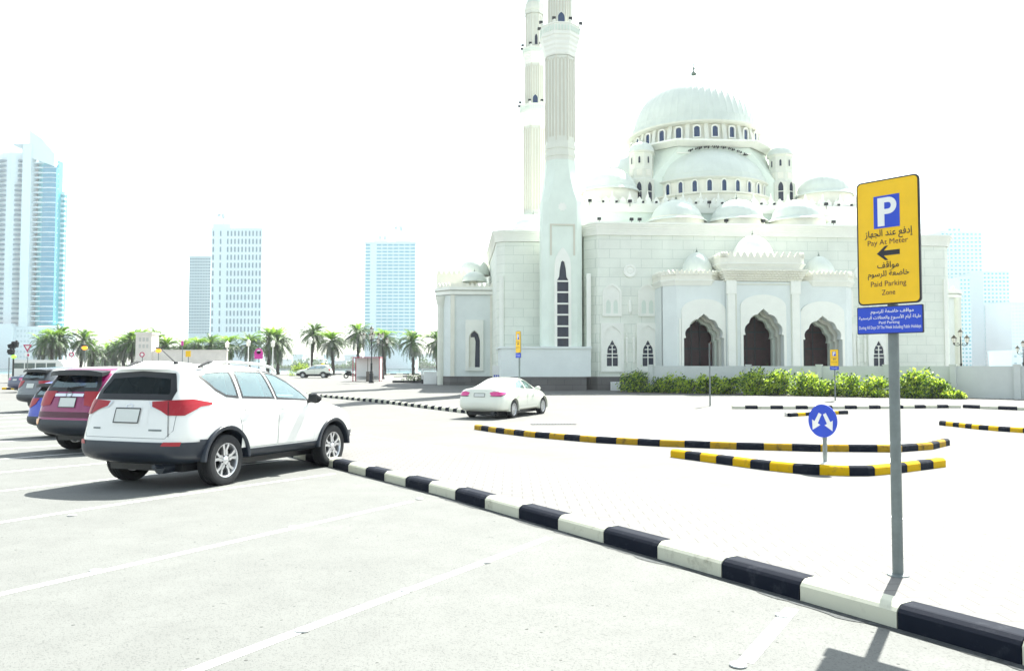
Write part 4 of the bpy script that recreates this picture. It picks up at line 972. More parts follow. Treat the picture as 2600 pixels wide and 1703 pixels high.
def grow(pts, d):
    cx = sum(p[0] for p in pts) / len(pts); cy = sum(p[1] for p in pts) / len(pts); n = len(pts); out = []
    ar = sum(pts[i][0] * pts[(i + 1) % n][1] - pts[(i + 1) % n][0] * pts[i][1] for i in range(n)); sg = 1 if ar > 0 else -1
    for i in range(n):
        a, b, c = Vector(pts[i - 1]), Vector(pts[i]), Vector(pts[(i + 1) % n])
        e1 = (b - a).normalized(); e2 = (c - b).normalized(); n1 = Vector((e1.y, -e1.x)) * sg; n2 = Vector((e2.y, -e2.x)) * sg
        k = n1 + n2; k = k / max(.35, k.length_squared / 2) if k.length > 1e-6 else n1
        out.append((b.x + k.x * d, b.y + k.y * d))
    return out
def pobj(name, me, m, parent, label=None):
    me.materials.clear(); me.materials.append(M[m] if isinstance(m, str) else m); o = link(name, me, parent)
    if label: o['label'] = label
    return o
def wheel(parent, x, y, s, r, w, spokes=5, rimc='alloy'):
    b = MB(); pr = [(r * .66, -w * .46), (r * .80, -w * .5), (r * .93, -w * .47), (r * .985, -w * .40), (r, -w * .25), (r * .975, -w * .24), (r * .975, -w * .2), (r, -w * .19), (r, w * .0 - .01), (r * .975, -.008), (r * .975, .008), (r, .01), (r, w * .19), (r * .975, w * .2), (r * .975, w * .24), (r, w * .25), (r * .985, w * .40), (r * .93, w * .47), (r * .80, w * .5), (r * .66, w * .46), (r * .64, w * .3), (r * .64, -w * .3), (r * .66, -w * .46)]
    b.lathe(pr, 48); b.v = [(x_, z_ * s, y_) for x_, y_, z_ in b.v]
    t = b.build('wheel', 'tyre', parent, 30, (x, y, r))
    b = MB(); b.lathe([(r * .66, w * .46), (r * .63, w * .45), (r * .60, w * .36), (r * .60, -w * .3), (r * .55, -w * .3)], 40, m=0)
    b.lathe([(.001, w * .02), (r * .6, w * .02)], 24, m=1)
    b.lathe([(.001, w * .44), (r * .09, w * .44), (r * .15, w * .40), (r * .17, w * .1)], 20, m=0)
    for k in range(spokes):
        a = 2 * PI * k / spokes + PI / 2
        for q in (-1, 1):
            pts = [(r * .10, q * r * .015), (r * .10, q * r * .14), (r * .38, q * r * .11), (r * .62, q * r * .22), (r * .62, q * r * .10), (r * .38, q * r * .004)]
            P = [(p[0] * cos(a) - p[1] * sin(a), p[0] * sin(a) + p[1] * cos(a)) for p in pts]; zz = [.40, .40, .36, .40, .40, .36]
            b.add([(p[0], p[1], w * z) for p, z in zip(P, zz)] + [(p[0], p[1], w * z - .03) for p, z in zip(P, zz)], [tuple(range(6)), tuple(range(11, 5, -1))] + [(i, (i + 1) % 6, (i + 1) % 6 + 6, i + 6) for i in range(6)], 0)
    for k in range(5):
        a = 2 * PI * k / 5 + PI / 2 + PI / 5; b.lathe([(.001, w * .425), (.011, w * .425), (.011, w * .38)], 8, cx=cos(a) * r * .2, cy=sin(a) * r * .2, m=1)
    b.v = [(x_, z_ * s, y_) for x_, y_, z_ in b.v]
    me = fixn(b.mesh('rim', [rimc, 'black'], 30)); link('rim', me, t)
    return t
def sector(me, pred, off, name):
    bm = bmesh.new(); bm.from_mesh(me); bm.normal_update()
    bmesh.ops.delete(bm, geom=[f for f in bm.faces if f.material_index != 0 or not pred(f.calc_center_median(), f.normal)], context='FACES')
    nn = {v: v.normal.copy() for v in bm.verts}
    for v in bm.verts: v.co += nn[v] * off
    r = bpy.data.meshes.new(name); bm.to_mesh(r); bm.free(); r.polygons.foreach_set('use_smooth', [True] * len(r.polygons)); return r
def car(name, label, cat, loc, heading, spec, pnt, glass='glass', rglass='glass_dark', style='suv', rails=False, spoiler=None, group=None, sc=1., pitch=0., details=True, zs=1.):
    kind = 'suv' if spec is SUV else 'sedan'
    if kind not in BODY: BODY[kind] = make_body(spec)
    bvh, body = BODY[kind]
    t = thing(name, label, cat, loc, PI / 2 - heading, group); t.scale = (sc, sc, sc * zs); t.rotation_euler.y = pitch
    bm_ = body.copy(); bm_.materials[0] = pnt; ax = spec['axr']
    parts = []
    def P(o): parts.append(o); return o
    bo = P(link('body', bm_, t))
    suv = kind == 'suv'; lim = .655 if suv else .0
    if suv:
        P(pobj('rear_bumper', sector(body, lambda c, n: c.x < .62 and c.z < .655, .016, 'rear_bumper'), 'trimgrey', t))
        P(pobj('front_bumper', sector(body, lambda c, n: c.x > 4.05 and c.z < .60, .012, 'front_bumper'), 'trimgrey', t))
        P(pobj('sill', sector(body, lambda c, n: 1.3 < c.x < 3.3 and c.z < .475, .014, 'sill'), 'trimgrey', t))
    for a in (spec['axr'], spec['axf']):
        for s in (1, -1):
            P(wheel(t, a, s * (spec['ty']), s, spec['wr'], spec['ww'], 5 if suv else 7))
            r0 = spec['wr'] + .068; r1 = r0 + (.062 if suv else .012); b = MB(); n = 30; vs = []
            yo = (.935 if suv else .918) 
            for i in range(n + 1):
                ph = R(2 + 176 * i / n) if suv else R(-10 + 200 * i / n)
                for rr, yy in ((r0, yo - .25), (r0, yo), (r0 + .012, yo + .008), (r1 - .012, yo + .006), (r1, yo - .012), (r1, yo - .06)): vs.append((a + rr * cos(ph), s * yy, spec['wr'] + rr * sin(ph)))
            b.add(vs, [(6 * i + k, 6 * i + k + 1, 6 * i + k + 7, 6 * i + k + 6) for i in range(n) for k in range(5)])
            P(b.build('arch_trim', 'trimgrey' if suv else pnt, t, 40))
    # underbody, axle, exhaust
    b = MB(); b.box(.45, spec['L'] - .5, -.62, .62, spec['gc'] - .07, spec['gc'] + .12); b.box(ax - .06, ax + .06, -.7, .7, spec['wr'] - .08, spec['wr'] + .04); P(b.build('underbody', 'black', t))
    b = MB(); b.tube([(.25, -.42, spec['gc'] + .0), (.8, -.42, spec['gc'] + .0)], .085, 12); b.tube([(.07, -.50, spec['gc'] + .03), (.3, -.46, spec['gc'] + .02)], .03, 10); P(b.build('exhaust', 'trimgrey', t, 40))
    # glass with black surrounds
    for s in (1, -1):
        for w in spec['side']:
            P(pobj('side_window', patch(bvh, grow(w, .012), FS[s], .001, 3), glass, t))
            P(pobj('window_trim', patch(bvh, grow(w, .030 if suv else .018), FS[s], .005, 4, hole=grow(w, -.004)), 'black' if suv else pnt, t))
    P(pobj('rear_window', patch(bvh, grow(spec['rear'], .02), FR, .003, 3), rglass, t))
    P(pobj('rear_window_seal', patch(bvh, grow(spec['rear'], .045), FR, .005, 4, hole=grow(spec['rear'], -.035)), 'black' if suv else pnt, t))
    P(pobj('windscreen', patch(bvh, grow(spec['front'], .02), FF, .002, 3), glass, t))
    # doors (skin panel over a dark gap) and handles
    for s in (1, -1):
        for d, hd in zip(spec['doors'], spec['handles']):
            P(pobj('door_gap', patch(bvh, grow(d, .004), FS[s], .0012, 5), 'trimgrey', t))
            dr = P(pobj('door', patch(bvh, grow(d, -.001), FS[s], .0026, 5), pnt, t))
            h, n, i, dd = bvh.ray_cast(Vector((hd[0], 2 * s, hd[1])), Vector((0, -s, 0)))
            b = MB(); b.tube([(h.x - .09, h.y - s * .005, h.z), (h.x - .06, h.y + s * .03, h.z + .003), (h.x + .06, h.y + s * .03, h.z + .006), (h.x + .09, h.y - s * .005, h.z + .006)], [.010, .014, .014, .010], 8)
            b.build('handle', pnt, dr, 40)
    # tailgate gap lines, plate
    zpl = .98 if suv else .84
    if suv:
        tg = [(-.66, .70), (.66, .70), (.74, .80), (.74, 1.04), (.62, 1.20), (-.62, 1.20), (-.74, 1.04), (-.74, .80)]
        P(pobj('tailgate_gap', patch(bvh, grow(tg, .005), FR, .0012, 5, hole=grow(tg, -.0)), 'trimgrey', t))
        P(pobj('plate_recess', patch(bvh, [(-.36, zpl - .13), (.36, zpl - .13), (.33, zpl + .10), (-.33, zpl + .10)], FR, .003, 4), pnt, t))
    pw = (.20, .085) if suv else (.20, .05); pc = 0.0
    P(pobj('number_plate', patch(bvh, rect(pc - pw[0], pc + pw[0], zpl - pw[1], zpl + pw[1]), FR, .014, 2), 'plate', t))
    if details: P(pobj('plate_frame', patch(bvh, rect(pc - pw[0] - .014, pc + pw[0] + .014, zpl - pw[1] - .014, zpl + pw[1] + .014), FR, .018, 3, hole=rect(pc - pw[0], pc + pw[0], zpl - pw[1], zpl + pw[1])), 'black', t))
    for s in (1, -1):
        if style == 'suv':
            P(pobj('tail_lamp', patch(bvh, [(.02, 1.165), (.02, 1.10), (.12, 1.05), (.20, .99), (.40, .99), (.53, 1.06), (.60, 1.10), (.75, 1.12), (.75, 1.15), (.50, 1.20), (.25, 1.185)], FC[s], .012, 5), 'red', t))
            P(pobj('reversing_lamp', patch(bvh, [(s * .30, 1.165), (s * .36, 1.085), (s * .55, 1.06), (s * .62, 1.10), (s * .60, 1.165)], FR, .010, 4), 'clearlamp', t))
            P(pobj('reflector', patch(bvh, [(.13, .60), (.34, .60), (.36, .65), (.16, .65)], FC[s], .024, 4), 'red', t))
            P(pobj('lamp_seam', patch(bvh, [(.205, .72), (.213, .72), (.213, 1.17), (.205, 1.17)], FC[s], .014, 5), 'black', t))
        elif style == 'tall':
            P(pobj('tail_lamp', patch(bvh, [(.02, 1.19), (.02, .93), (.20, .90), (.42, .96), (.45, 1.19)], FC[s], .012, 5), 'red', t))
            P(pobj('reflector', patch(bvh, [(.13, .56), (.38, .56), (.38, .66), (.13, .66)], FC[s], .024, 4), 'amber', t))
        elif style == 'slim':
            P(pobj('tail_lamp', patch(bvh, [(.04, 1.17), (.06, 1.0), (.20, .88), (.38, .92), (.44, 1.17)], FC[s], .012, 5), 'red', t))
        else:
            tl = P(pobj('tail_lamp', patch(bvh, [(-.02, .93), (.0, .83), (.10, .80), (.30, .80), (.50, .87), (.62, .91), (.40, .95), (.10, .965)], FC[s], .010, 5), 'lamp_pink', t))
            P(pobj('lamp_border', patch(bvh, [(-.03, .82), (.0, .79), (.30, .79), (.52, .865), (.50, .875), (.28, .815), (.02, .812)], FC[s], .014, 5), 'black', t))
    if spoiler:
        b = MB()
        vs = []
        for i in range(13):
            y = -.66 + 1.32 * i / 12; e = (abs(y) / .66) ** 4
            for (x, z) in ((.50, 1.615), (.20 + e * .08, 1.60 - e * .02), (.19 + e * .08, 1.50), (.40, 1.545)): vs.append((x, y, z - e * .03))
        b.add(vs, [(4 * i + k, 4 * i + (k + 1) % 4, 4 * i + 4 + (k + 1) % 4, 4 * i + 4 + k) for i in range(12) for k in range(4)] + [(0, 1, 2, 3), (51, 50, 49, 48)])
        P(b.build('spoiler', spoiler, t, 45))
        b = MB(); b.tube([(.16, .05, 1.245), (.21, -.16, 1.275), (.25, -.34, 1.29)], [.018, .016, .01], 8); b.tube([(.14, .05, 1.22), (.17, .05, 1.26)], .03, 8); P(b.build('wiper', 'black', t))
    if rails:
        for s in (1, -1):
            b = MB(); pts = [(.75, s * .635, 1.635), (.85, s * .635, 1.69), (1.3, s * .64, 1.715), (1.9, s * .64, 1.70), (2.25, s * .64, 1.655), (2.35, s * .64, 1.60)]
            b.tube(pts, [.022] * 6, 10); rl = P(b.build('roof_rail', pnt, t, 40))
            b = MB(); b.tube([(.68, s * .635, 1.632), (.86, s * .635, 1.70), (1.0, s * .637, 1.708)], [.018, .027, .012], 8); b.build('rail_foot', 'black', rl, 40)
        b = MB(); b.tube([(.95, 0, 1.69), (.60, .0, 1.92)], [.009, .004], 6); b.lathe([(.045, 1.675), (.03, 1.71), (.001, 1.715)], 10, cx=.95); P(b.build('antenna', 'black', t, 40))
    # mirrors
    xm, zm = (2.92, 1.17) if suv else (2.98, 1.02)
    for s in (1, -1):
        b = MB(); b.ball((xm, s * 1.015, zm), .105, 10, .75, 1.05, .80); b.tube([(xm + .03, s * .86, zm - .05), (xm, s * .97, zm - .04)], .03, 8)
        b.box(xm - .085, xm - .078, s * 1.015 - .08, s * 1.015 + .08, zm - .055, zm + .055)
        P(b.build('wing_mirror', 'black' if suv else pnt, t, 40))
    # seats and steering wheel seen through the glass
    zf = spec['cab_low'][2]
    for xs in ((1.35, 2.15) if suv else (1.55, 2.3)):
        for y in (-.36, .36):
            b = MB(); hs_ = 1 if suv else .72; b.ball((xs, y, zf + .33 * hs_), .30, 10, .34, .86, 1.15 * hs_); b.ball((xs + .25, y, zf + .08), .30, 10, 1., .86, .35); b.ball((xs - .06, y, zf + .66 * hs_), .12, 8, .5, 1.0, .72)
            P(b.build('seat', 'seat', t, 60))
    for o in parts: o.location.x -= ax
    # badges
    return t
M['lamp_pink'] = mat('lamp_pink', (.62, .03, .22), .15, coat=1)
H20 = R(20)
def park(u, v, heading, dx=0):
    """rear axle centre when the outer edge of the right rear tyre touches the ground at the pixel"""
    p = g(u, v); return Vector((p.x - cos(heading) * .9, p.y + sin(heading) * .9, 0))
def place(p, sp=SUV):
    z = terr(p.y); return (p.x, p.y, z)
w0 = paint('paint_white', (.72, .72, .70), .22)
p = park(573, 1232, H20)
suv = car('parked_suv', 'large white off-roader with black lower trim and roof rails, nearest the camera', 'car', place(p), H20, SUV, w0, rails=True, spoiler=None, pitch=.017)
ax = SUV['axr']
b = MB()
def badge(o, txt_w, y, z, n):
    b = MB()
    for i in range(n): b.box(-.002 + .1, .1, y + i * txt_w / n, y + (i + .6) * txt_w / n, z, z + .02)
    return b
for (y, z, w, nm) in ((.42, .80, .13, 'model_badge'), (-.60, .79, .20, 'trim_badge')):
    bv = BODY['suv'][0]; me = patch(bv, [(y, z), (y + w, z), (y + w, z + .022), (y, z + .022)], FR, .006, 2); o = pobj(nm, me, 'steel', suv); o.location.x -= ax
ob = patch(BODY['suv'][0], [(.055 * cos(i * PI / 8), 1.10 + .036 * sin(i * PI / 8)) for i in range(16)], FR, .008, 2, hole=[(.044 * cos(i * PI / 8), 1.10 + .026 * sin(i * PI / 8)) for i in range(16)]); o = pobj('badge', ob, 'chrome', suv); o.location.x -= ax
# maroon
mp = g(180, 1140); mp = Vector((mp.x + cos(H20) * .9 * 1, mp.y - sin(H20) * .9, 0)); 
w1 = paint('paint_maroon', (.22, .0005, .075), .25, .25)
ms_ = car('parked_suv', 'dark red off-roader with a black roof spoiler beside the white off-roader', 'car', place(mp), H20, SUV, w1, glass='glass_dark', rglass='glass_blue', style='tall', spoiler='black', pitch=.017, sc=1.04)
bv = BODY['suv'][0]
for nm, pts, m, of in (('chrome_strip', [(-.36, 1.09), (.36, 1.09), (.36, 1.145), (-.36, 1.145)], 'chrome', .016), ('lower_band', [(-.72, .70), (.72, .70), (.74, .80), (-.74, .80)], 'paint_dark', .008)):
    if m == 'paint_dark': M[m] = mat('paint_dark', (.07, .004, .02), .3, .2)
    o = pobj(nm, patch(bv, pts, FR, of, 4), m, ms_); o.location.x -= ax
o = pobj('badge', patch(bv, [(.08 * cos(i * PI / 8), 1.12 + .05 * sin(i * PI / 8)) for i in range(16)], FR, .022, 2, hole=[(.066 * cos(i * PI / 8), 1.12 + .038 * sin(i * PI / 8)) for i in range(16)]), 'steel', ms_); o.location.x -= ax
# blue hatch and the silver one beyond
bp = at(40, 1085, 20.3); bp = Vector((bp.x + cos(H20) * .86 + sin(H20) * 1.0, bp.y - sin(H20) * .86 + cos(H20) * 1.0, 0))
w2 = paint('paint_blue', (.004, .025, .38), .25, .2)
car('parked_car', 'bright blue hatchback mostly hidden behind the dark red off-roader', 'car', place(bp), H20, SUV, w2, glass='glass', rglass='glass', style='slim', sc=.93, zs=.94, spoiler='black', details=False)
cp_ = at(40, 1010, 34); cp_ = Vector((cp_.x + cos(H20) * .86 + sin(H20) * 1.0, cp_.y - sin(H20) * .86 + cos(H20) * 1.0, 0))
w3 = paint('paint_silver', (.10, .11, .12), .22, .4)
c3 = car('parked_suv', 'dark grey off-roader with black bumper, farthest of the parked row', 'car', place(cp_), R(24), SUV, w3, glass='glass_blue', rglass='glass_blue', style='slim', spoiler='black', details=False, sc=1.12)
# sedan
sp_ = g(1305, 1061); sp_ = Vector((sp_.x - cos(H20) * .9, sp_.y + sin(H20) * .9, 0))
w4 = paint('paint_cream', (.68, .70, .62), .25)
sd_ = car('sedan', 'off-white saloon car stopped on the road in front of the mosque', 'car', place(sp_), R(24), SEDAN, w4, glass='glass', rglass='glass_white', style='sedan', sc=1.02) if False else None
M['glass_white'] = mat_glass('rear_screen_glare', (.8, .85, .85), .62)
sd_ = car('sedan', 'off-white saloon car stopped on the road in front of the mosque', 'car', place(sp_), R(24), SEDAN, w4, glass='glass', rglass='glass_white', style='sedan', sc=1.05)
# far taxi, side on
tp = g(795, 959)
tx = car('taxi', 'small pale taxi with a yellow roof sign parked side-on by the clipped bush', 'taxi', (tp.x + 1.3, tp.y, terr(tp.y)), R(-90), SUV, w4, glass='glass_white', rglass='glass', style='slim', sc=.86, details=False)
b = MB(); b.box(.15, .40, -.25, .25, 1.72, 1.92); o = b.build('roof_sign', 'yellow', tx)
# ================================================================== SIGNS
AR = {'ا': (0xFE8D, 0), 'إ': (0xFE87, 0), 'أ': (0xFE83, 0), 'ب': (0xFE8F, 1), 'ة': (0xFE93, 0), 'ت': (0xFE95, 1), 'ج': (0xFE9D, 1), 'خ': (0xFEA5, 1), 'د': (0xFEA9, 0), 'ر': (0xFEAD, 0), 'ز': (0xFEAF, 0), 'س': (0xFEB1, 1),
      'ض': (0xFEBD, 1), 'ط': (0xFEC1, 1), 'ع': (0xFEC9, 1), 'ف': (0xFED1, 1), 'ق': (0xFED5, 1), 'ل': (0xFEDD, 1), 'م': (0xFEE1, 1), 'ن': (0xFEE5, 1), 'ه': (0xFEE9, 1), 'و': (0xFEED, 0), 'ي': (0xFEF1, 1)}
def shape_ar(t):
    out = []
    for w in t.split(' '):
        r = []; i = 0; join = False
        while i < len(w):
            c = w[i]
            if c == 'ل' and i + 1 < len(w) and w[i + 1] in 'اأ':
                r.append(chr((0xFEFB if w[i + 1] == 'ا' else 0xFEF7) + (1 if join else 0))); join = False; i += 2; continue
            b, dual = AR[c]; nxt = dual and i + 1 < len(w)
            f = b + (3 if join and nxt else 2 if nxt else 1 if join else 0)
            r.append(chr(f)); join = dual; i += 1
        out.append(''.join(reversed(r)))
    return ' '.join(reversed(out))
def text_mesh(s, width, height, bold=0., cx=0, cz=0, y=0, rev=False):
    """lettering as one mesh; joined Arabic outlines are laid in three fine coats so that every stroke fills"""
    coats = ((bold, 3),) if s.isascii() else ((-.006, 3), (.008, 2), (.012, 3)); bm = bmesh.new(); box = None
    for k, (off, ru) in enumerate(coats):
        c = bpy.data.curves.new('t', 'FONT'); c.body = s; c.offset = off; c.resolution_u = ru
        o = bpy.data.objects.new('t', c); COL.objects.link(o); me = evalmesh(o); bpy.data.objects.remove(o)
        if box is None: xs = [v.co.x for v in me.vertices]; zs = [v.co.y for v in me.vertices]; box = (min(xs), max(xs), min(zs), max(zs))
        x0, x1, z0, z1 = box; sx = width / (x1 - x0); sz = height / (z1 - z0) if height else sx
        for v in me.vertices: v.co = (cx + (v.co.x - (x0 + x1) / 2) * sx, y - .0002 * k, cz + (v.co.y - (z0 + z1) / 2) * sz)
        bm.from_mesh(me)
    bm.normal_update()
    for f in bm.faces:
        if f.normal.y > 0: f.normal_flip()
    me = bpy.data.meshes.new('lettering'); bm.to_mesh(me); bm.free(); return me
def rrect(w, h, r, n=6):
    out = []
    for cx, cz, a0 in ((w - r, -h + r, -90), (w - r, h - r, 0), (-w + r, h - r, 90), (-w + r, -h + r, 180)):
        for i in range(n + 1): a = R(a0 + 90 * i / n); out.append((cx + r * cos(a), cz + r * sin(a)))
    return out
def text(name, s, w, h, m, parent, cx, cz, y, bold=0., label=None):
    me = text_mesh(s, w, h, bold, cx, cz, y); return pobj(name, me, m, parent, label)
def parking_sign(label, base, top, facing, full=True, sc=1.0, hb=.448, group=None):
    """top = height of the yellow panel's centre above the base"""
    t = thing('parking_sign', label, 'sign', base, facing, group)
    b = MB(); b.lathe([(.036, 0), (.036, top + .40)], 20, cx=0, cy=.055); b.lathe([(.0359, top + .40), (.001, top + .405)], 20, cx=0, cy=.055); b.lathe([(.075, 0), (.07, .012), (.037, .02)], 20, cx=0, cy=.055)
    b.build('pole', 'steel', t, 40)
    W_, H_ = .222, hb
    p = MB().plate(rrect(W_, H_, .035), [], -.004, .012).build('sign_plate', 'ink', t, None, (0, 0, top))
    MB().plate(rrect(W_ - .011, H_ - .011, .028), [], -.0065, -.004).build('yellow_face', 'yellow', p)
    f = -.0085
    MB().plate(rect(-.095, .088, .098, .330), [], f, -.0065).build('blue_panel', 'blue', p)
    ps = MB(); n = 14
    ring = [(0.005, .315)] + [(.012 + .058 * sin(PI * i / n), .255 + .06 * cos(PI * i / n)) for i in range(n + 1)] + [(.005, .195), (-.018, .195), (-.018, .112), (-.066, .112), (-.066, .315)]
    hole = [(-.018, .279), (-.018, .231), (.008, .231)] + [(.010 + .018 * sin(PI * (1 - i / 6)), .255 - .024 * -cos(PI * (1 - i / 6)) * -1) for i in range(1, 6)] + [(.008, .279)]
    hole = [(-.018, .231), (.008, .231)] + [(.010 + .020 * sin(PI * i / 6), .255 - .024 * cos(PI * i / 6)) for i in range(1, 6)] + [(.008, .279), (-.018, .279)]
    ring = [(-.066, .315), (.008, .315)] + [(.010 + .058 * sin(PI * i / n), .255 + .06 * cos(PI * i / n)) for i in range(1, n)] + [(.008, .195), (-.018, .195), (-.018, .112), (-.066, .112)]
    ps.plate(ring, [hole], f - .002, f).build('letter_p', 'white', p)
    y = f + .0005
    ar = MB(); ar.plate([(-.078, -.083), (-.018, -.031), (.003, -.031), (-.028, -.064), (.084, -.064), (.084, -.100), (-.028, -.100), (.003, -.134), (-.018, -.134)], [], y, -.0064).build('arrow', 'ink', p)
    if full:
        text('lettering', shape_ar('إدفع عند الجهاز'), .335, .072, 'ink', p, .005, .052, y, .006)
        text('lettering', 'Pay At Meter', .285, .050, 'ink_r', p, 0, -.008, y, .001)
        text('lettering', shape_ar('مواقف'), .15, .056, 'ink', p, -.0, -.172, y, .006)
        text('lettering', shape_ar('خاضعة للرسوم'), .290, .060, 'ink', p, .0, -.236, y, .006)
        text('lettering', 'Paid Parking', .250, .050, 'ink_r', p, 0, -.305, y, .001)
        text('lettering', 'Zone', .095, .036, 'ink_r', p, 0, -.362, y, .004)
    else:
        for z, w in ((.05, .30), (-.01, .26), (-.18, .12), (-.235, .26), (-.30, .24), (-.355, .1)):
            pass
        text('lettering', shape_ar('خاضعة للرسوم'), .290, .060, 'ink', p, .0, -.236, y, .006); text('lettering', 'Pay At Meter', .285, .050, 'ink_r', p, 0, -.008, y, .006)
    zb = -H_ - .012 - .098
    q = MB().plate(rrect(.232, .098, .008), [], -.004, .010).build('lower_plate', 'ink', t, None, (0, 0, top + zb))
    MB().plate(rrect(.226, .092, .006), [], -.006, -.004).build('blue_face', 'blue', q)
    if full:
        text('lettering', shape_ar('مواقف خاضعة للرسوم'), .30, .036, 'white', q, .02, .058, -.0065, .006)
        text('lettering', shape_ar('طيلة أيام الأسبوع والعطلات الرسمية'), .435, .040, 'white', q, 0, .018, -.0065, .006)
        text('lettering', 'Paid Parking', .145, .024, 'white', q, 0, -.020, -.0065, .006)
        text('lettering', 'During All Days Of The Week Including Public Holidays', .435, .030, 'white', q, 0, -.054, -.0065, .004)
    else: text('lettering', 'Paid Parking', .30, .05, 'white', q, 0, 0, -.0065, .006)
    b = MB()
    for zz in (top + .2, top - .2, top + zb): b.box(-.05, .05, .012, .022, zz - .02, zz + .02); b.lathe([(.041, zz - .018), (.041, zz + .018)], 16, cx=0, cy=.055)
    b.build('bracket', 'steel', t)
    for dx in (-.13, .03): MB().box(dx - .003, dx + .003, -.0075, -.004, -.005, .09).build('sticker', 'white', q, None, (0, 0, .02)) if False else None
    return t
sb = g(2271, 1463, .146)
ps = parking_sign('tall yellow parking board on a grey pole beside the nearest stretch of striped kerb', (sb.x - .0, sb.y, sb.z - .004), at(2256, 609, sb.y - .04).z - sb.z, -R(50), True)
for (u, v, lab, rz, Y, vc) in ((1316, 1045, 'small yellow parking board seen at an angle behind the cream saloon car', -R(63), 33, 868), (2120, 1022, 'small yellow parking board standing in front of the hedge right of the arches', -R(38), 43, 908)):
    q = at(u, v, Y); parking_sign(lab, (q.x, Y, terr(Y)), at(u, vc, Y).z - terr(Y), rz, False)
q = at(1806, 1030, 38)
t = parking_sign('parking board seen edge-on as a thin pale strip in front of the middle arch', (q.x, 38, terr(38)), at(1806, 893, 38).z - terr(38), R(90 - 14), False)
# round blue sign
q = g(2090, 1174, .146); zc = at(2090, 1068, q.y).z - q.z
t = thing('direction_sign', 'round blue sign with two white arrows pointing down to either side', 'sign', (q.x, q.y, q.z), R(-57))
b = MB(); b.lathe([(.035, 0), (.035, zc + .2)], 16, cx=0, cy=.05); b.build('pole', 'steel', t, 40)
b = MB(); b.box(-.30, .30, -.10, .20, -.01, .012); b.build('base_plate', 'white', t)
c = MB().plate([(.262 * cos(2 * PI * i / 40), .262 * sin(2 * PI * i / 40)) for i in range(40)], [], -.003, .012).build('sign_disc', 'blue', t, None, (0, 0, zc))
for s in (-1, 1):
    a = R(-118 if s < 0 else -62); ux, uz = cos(a), sin(a); vx, vz = -uz, ux
    pts = [(-.13, -.028), (.03, -.034), (.03, -.085), (.17, 0), (.03, .085), (.03, .034), (-.13, .028)]
    pts = [(s * .10 + ux * p + vx * w, -.0 + uz * p + vz * w) for p, w in pts]
    MB().plate(pts, [], -.006, -.003).build('arrow', 'white', c)
MB().lathe([(.04, zc - .02), (.04, zc + .02)], 12, cx=0, cy=.05).build('bracket', 'steel', t)
# ================================================================== HEDGE
def bush_mesh(seed, w, h, d, n, size, mname):
    rnd = random.Random(seed); b = MB(); cl = []
    for i in range(26):
        a = rnd.uniform(0, 2 * PI); r = rnd.uniform(0, 1) ** .6; z = rnd.uniform(.12, 1)
        k = math.sqrt(max(.05, 1 - (z - .35) ** 2 * 1.6))
        cl.append(Vector((cos(a) * r * w / 2 * k, sin(a) * r * d / 2 * k, z * h * rnd.uniform(.75, 1.05) - .1)))
    for i in range(n):
        c = rnd.choice(cl); s = .20 * h / 1.4
        p = c + Vector((rnd.gauss(0, s), rnd.gauss(0, s), rnd.gauss(0, s * .85)))
        if p.z < .02: p.z = rnd.uniform(.02, .3)
        ax = Vector((rnd.gauss(0, 1), rnd.gauss(0, 1), rnd.gauss(.4, .8))).normalized(); u = ax.orthogonal().normalized(); v = ax.cross(u); L = size * rnd.uniform(.7, 1.3); W_ = L * .42
        b.add([p - u * L * .5, p + v * W_ * .5, p + u * L * .5, p - v * W_ * .5], [(0, 1, 2, 3)], 0 if rnd.random() < .62 else 1)
    return b
def shrub(name, label, cat, loc, seed, w, h, d, n=2600, size=.11, mats=('leaf', 'leaf_d'), group=None):
    t = thing(name, label, cat, loc, 0, group)
    bush_mesh(seed, w, h, d, n, size, '').build('foliage', list(mats), t)
    rnd = random.Random(seed + 5); b = MB()
    for i in range(9):
        a = rnd.uniform(0, 2 * PI); r = rnd.uniform(.1, .4) * w
        b.tube([(rnd.gauss(0, .06), rnd.gauss(0, .06), -.05), (cos(a) * r * .5, sin(a) * r * .5 * d / w, h * .4), (cos(a) * r, sin(a) * r * d / w, h * .85)], [.02, .013, .005], 5)
    b.build('stem', 'bark', t); return t
hedge = [(1612, 54.0, 938, 2.2, 'd', 'dark green shrub at the start of the hedge by the mosque corner'),
         (1668, 53.2, 962, 1.6, 'd', 'low shrub beside the dark one at the start of the hedge'),
         (1712, 52.6, 944, 1.9, 'l', 'bright shrub under the left arch'),
         (1752, 52.0, 966, 1.3, 'l', 'low thin shrub between the left arch and the edge-on parking board'),
         (1800, 51.3, 952, 1.8, 'l', 'bright shrub behind the edge-on parking board'),
         (1848, 50.7, 960, 1.6, 'l', 'shrub just left of the tallest bright shrub'),
         (1912, 50.0, 936, 2.3, 'l', 'tallest bright shrub, below the middle arch'),
         (1972, 49.4, 946, 1.9, 'l', 'shrub between the middle arch and the right arch'),
         (2036, 48.8, 944, 1.9, 'l', 'bright shrub below the right arch'),
         (2085, 48.2, 962, 1.5, 'l', 'low shrub left of the small parking board'),
         (2150, 47.6, 954, 2.0, 'l', 'full shrub right of the small parking board'),
         (2222, 46.9, 953, 1.5, 'l', 'narrow shrub left of the big sign pole'),
         (2330, 46.0, 942, 2.0, 'l', 'peaked bright shrub right of the big sign pole'),
         (2290, 46.4, 960, 1.5, 'l', 'shrub partly behind the big sign pole'),
         (2378, 45.5, 966, 1.6, 'l', 'lower shrub sloping down toward the hedge end'),
         (2420, 45.0, 990, 1.1, 'l', 'smallest shrub at the very end of the hedge')]
hp = []
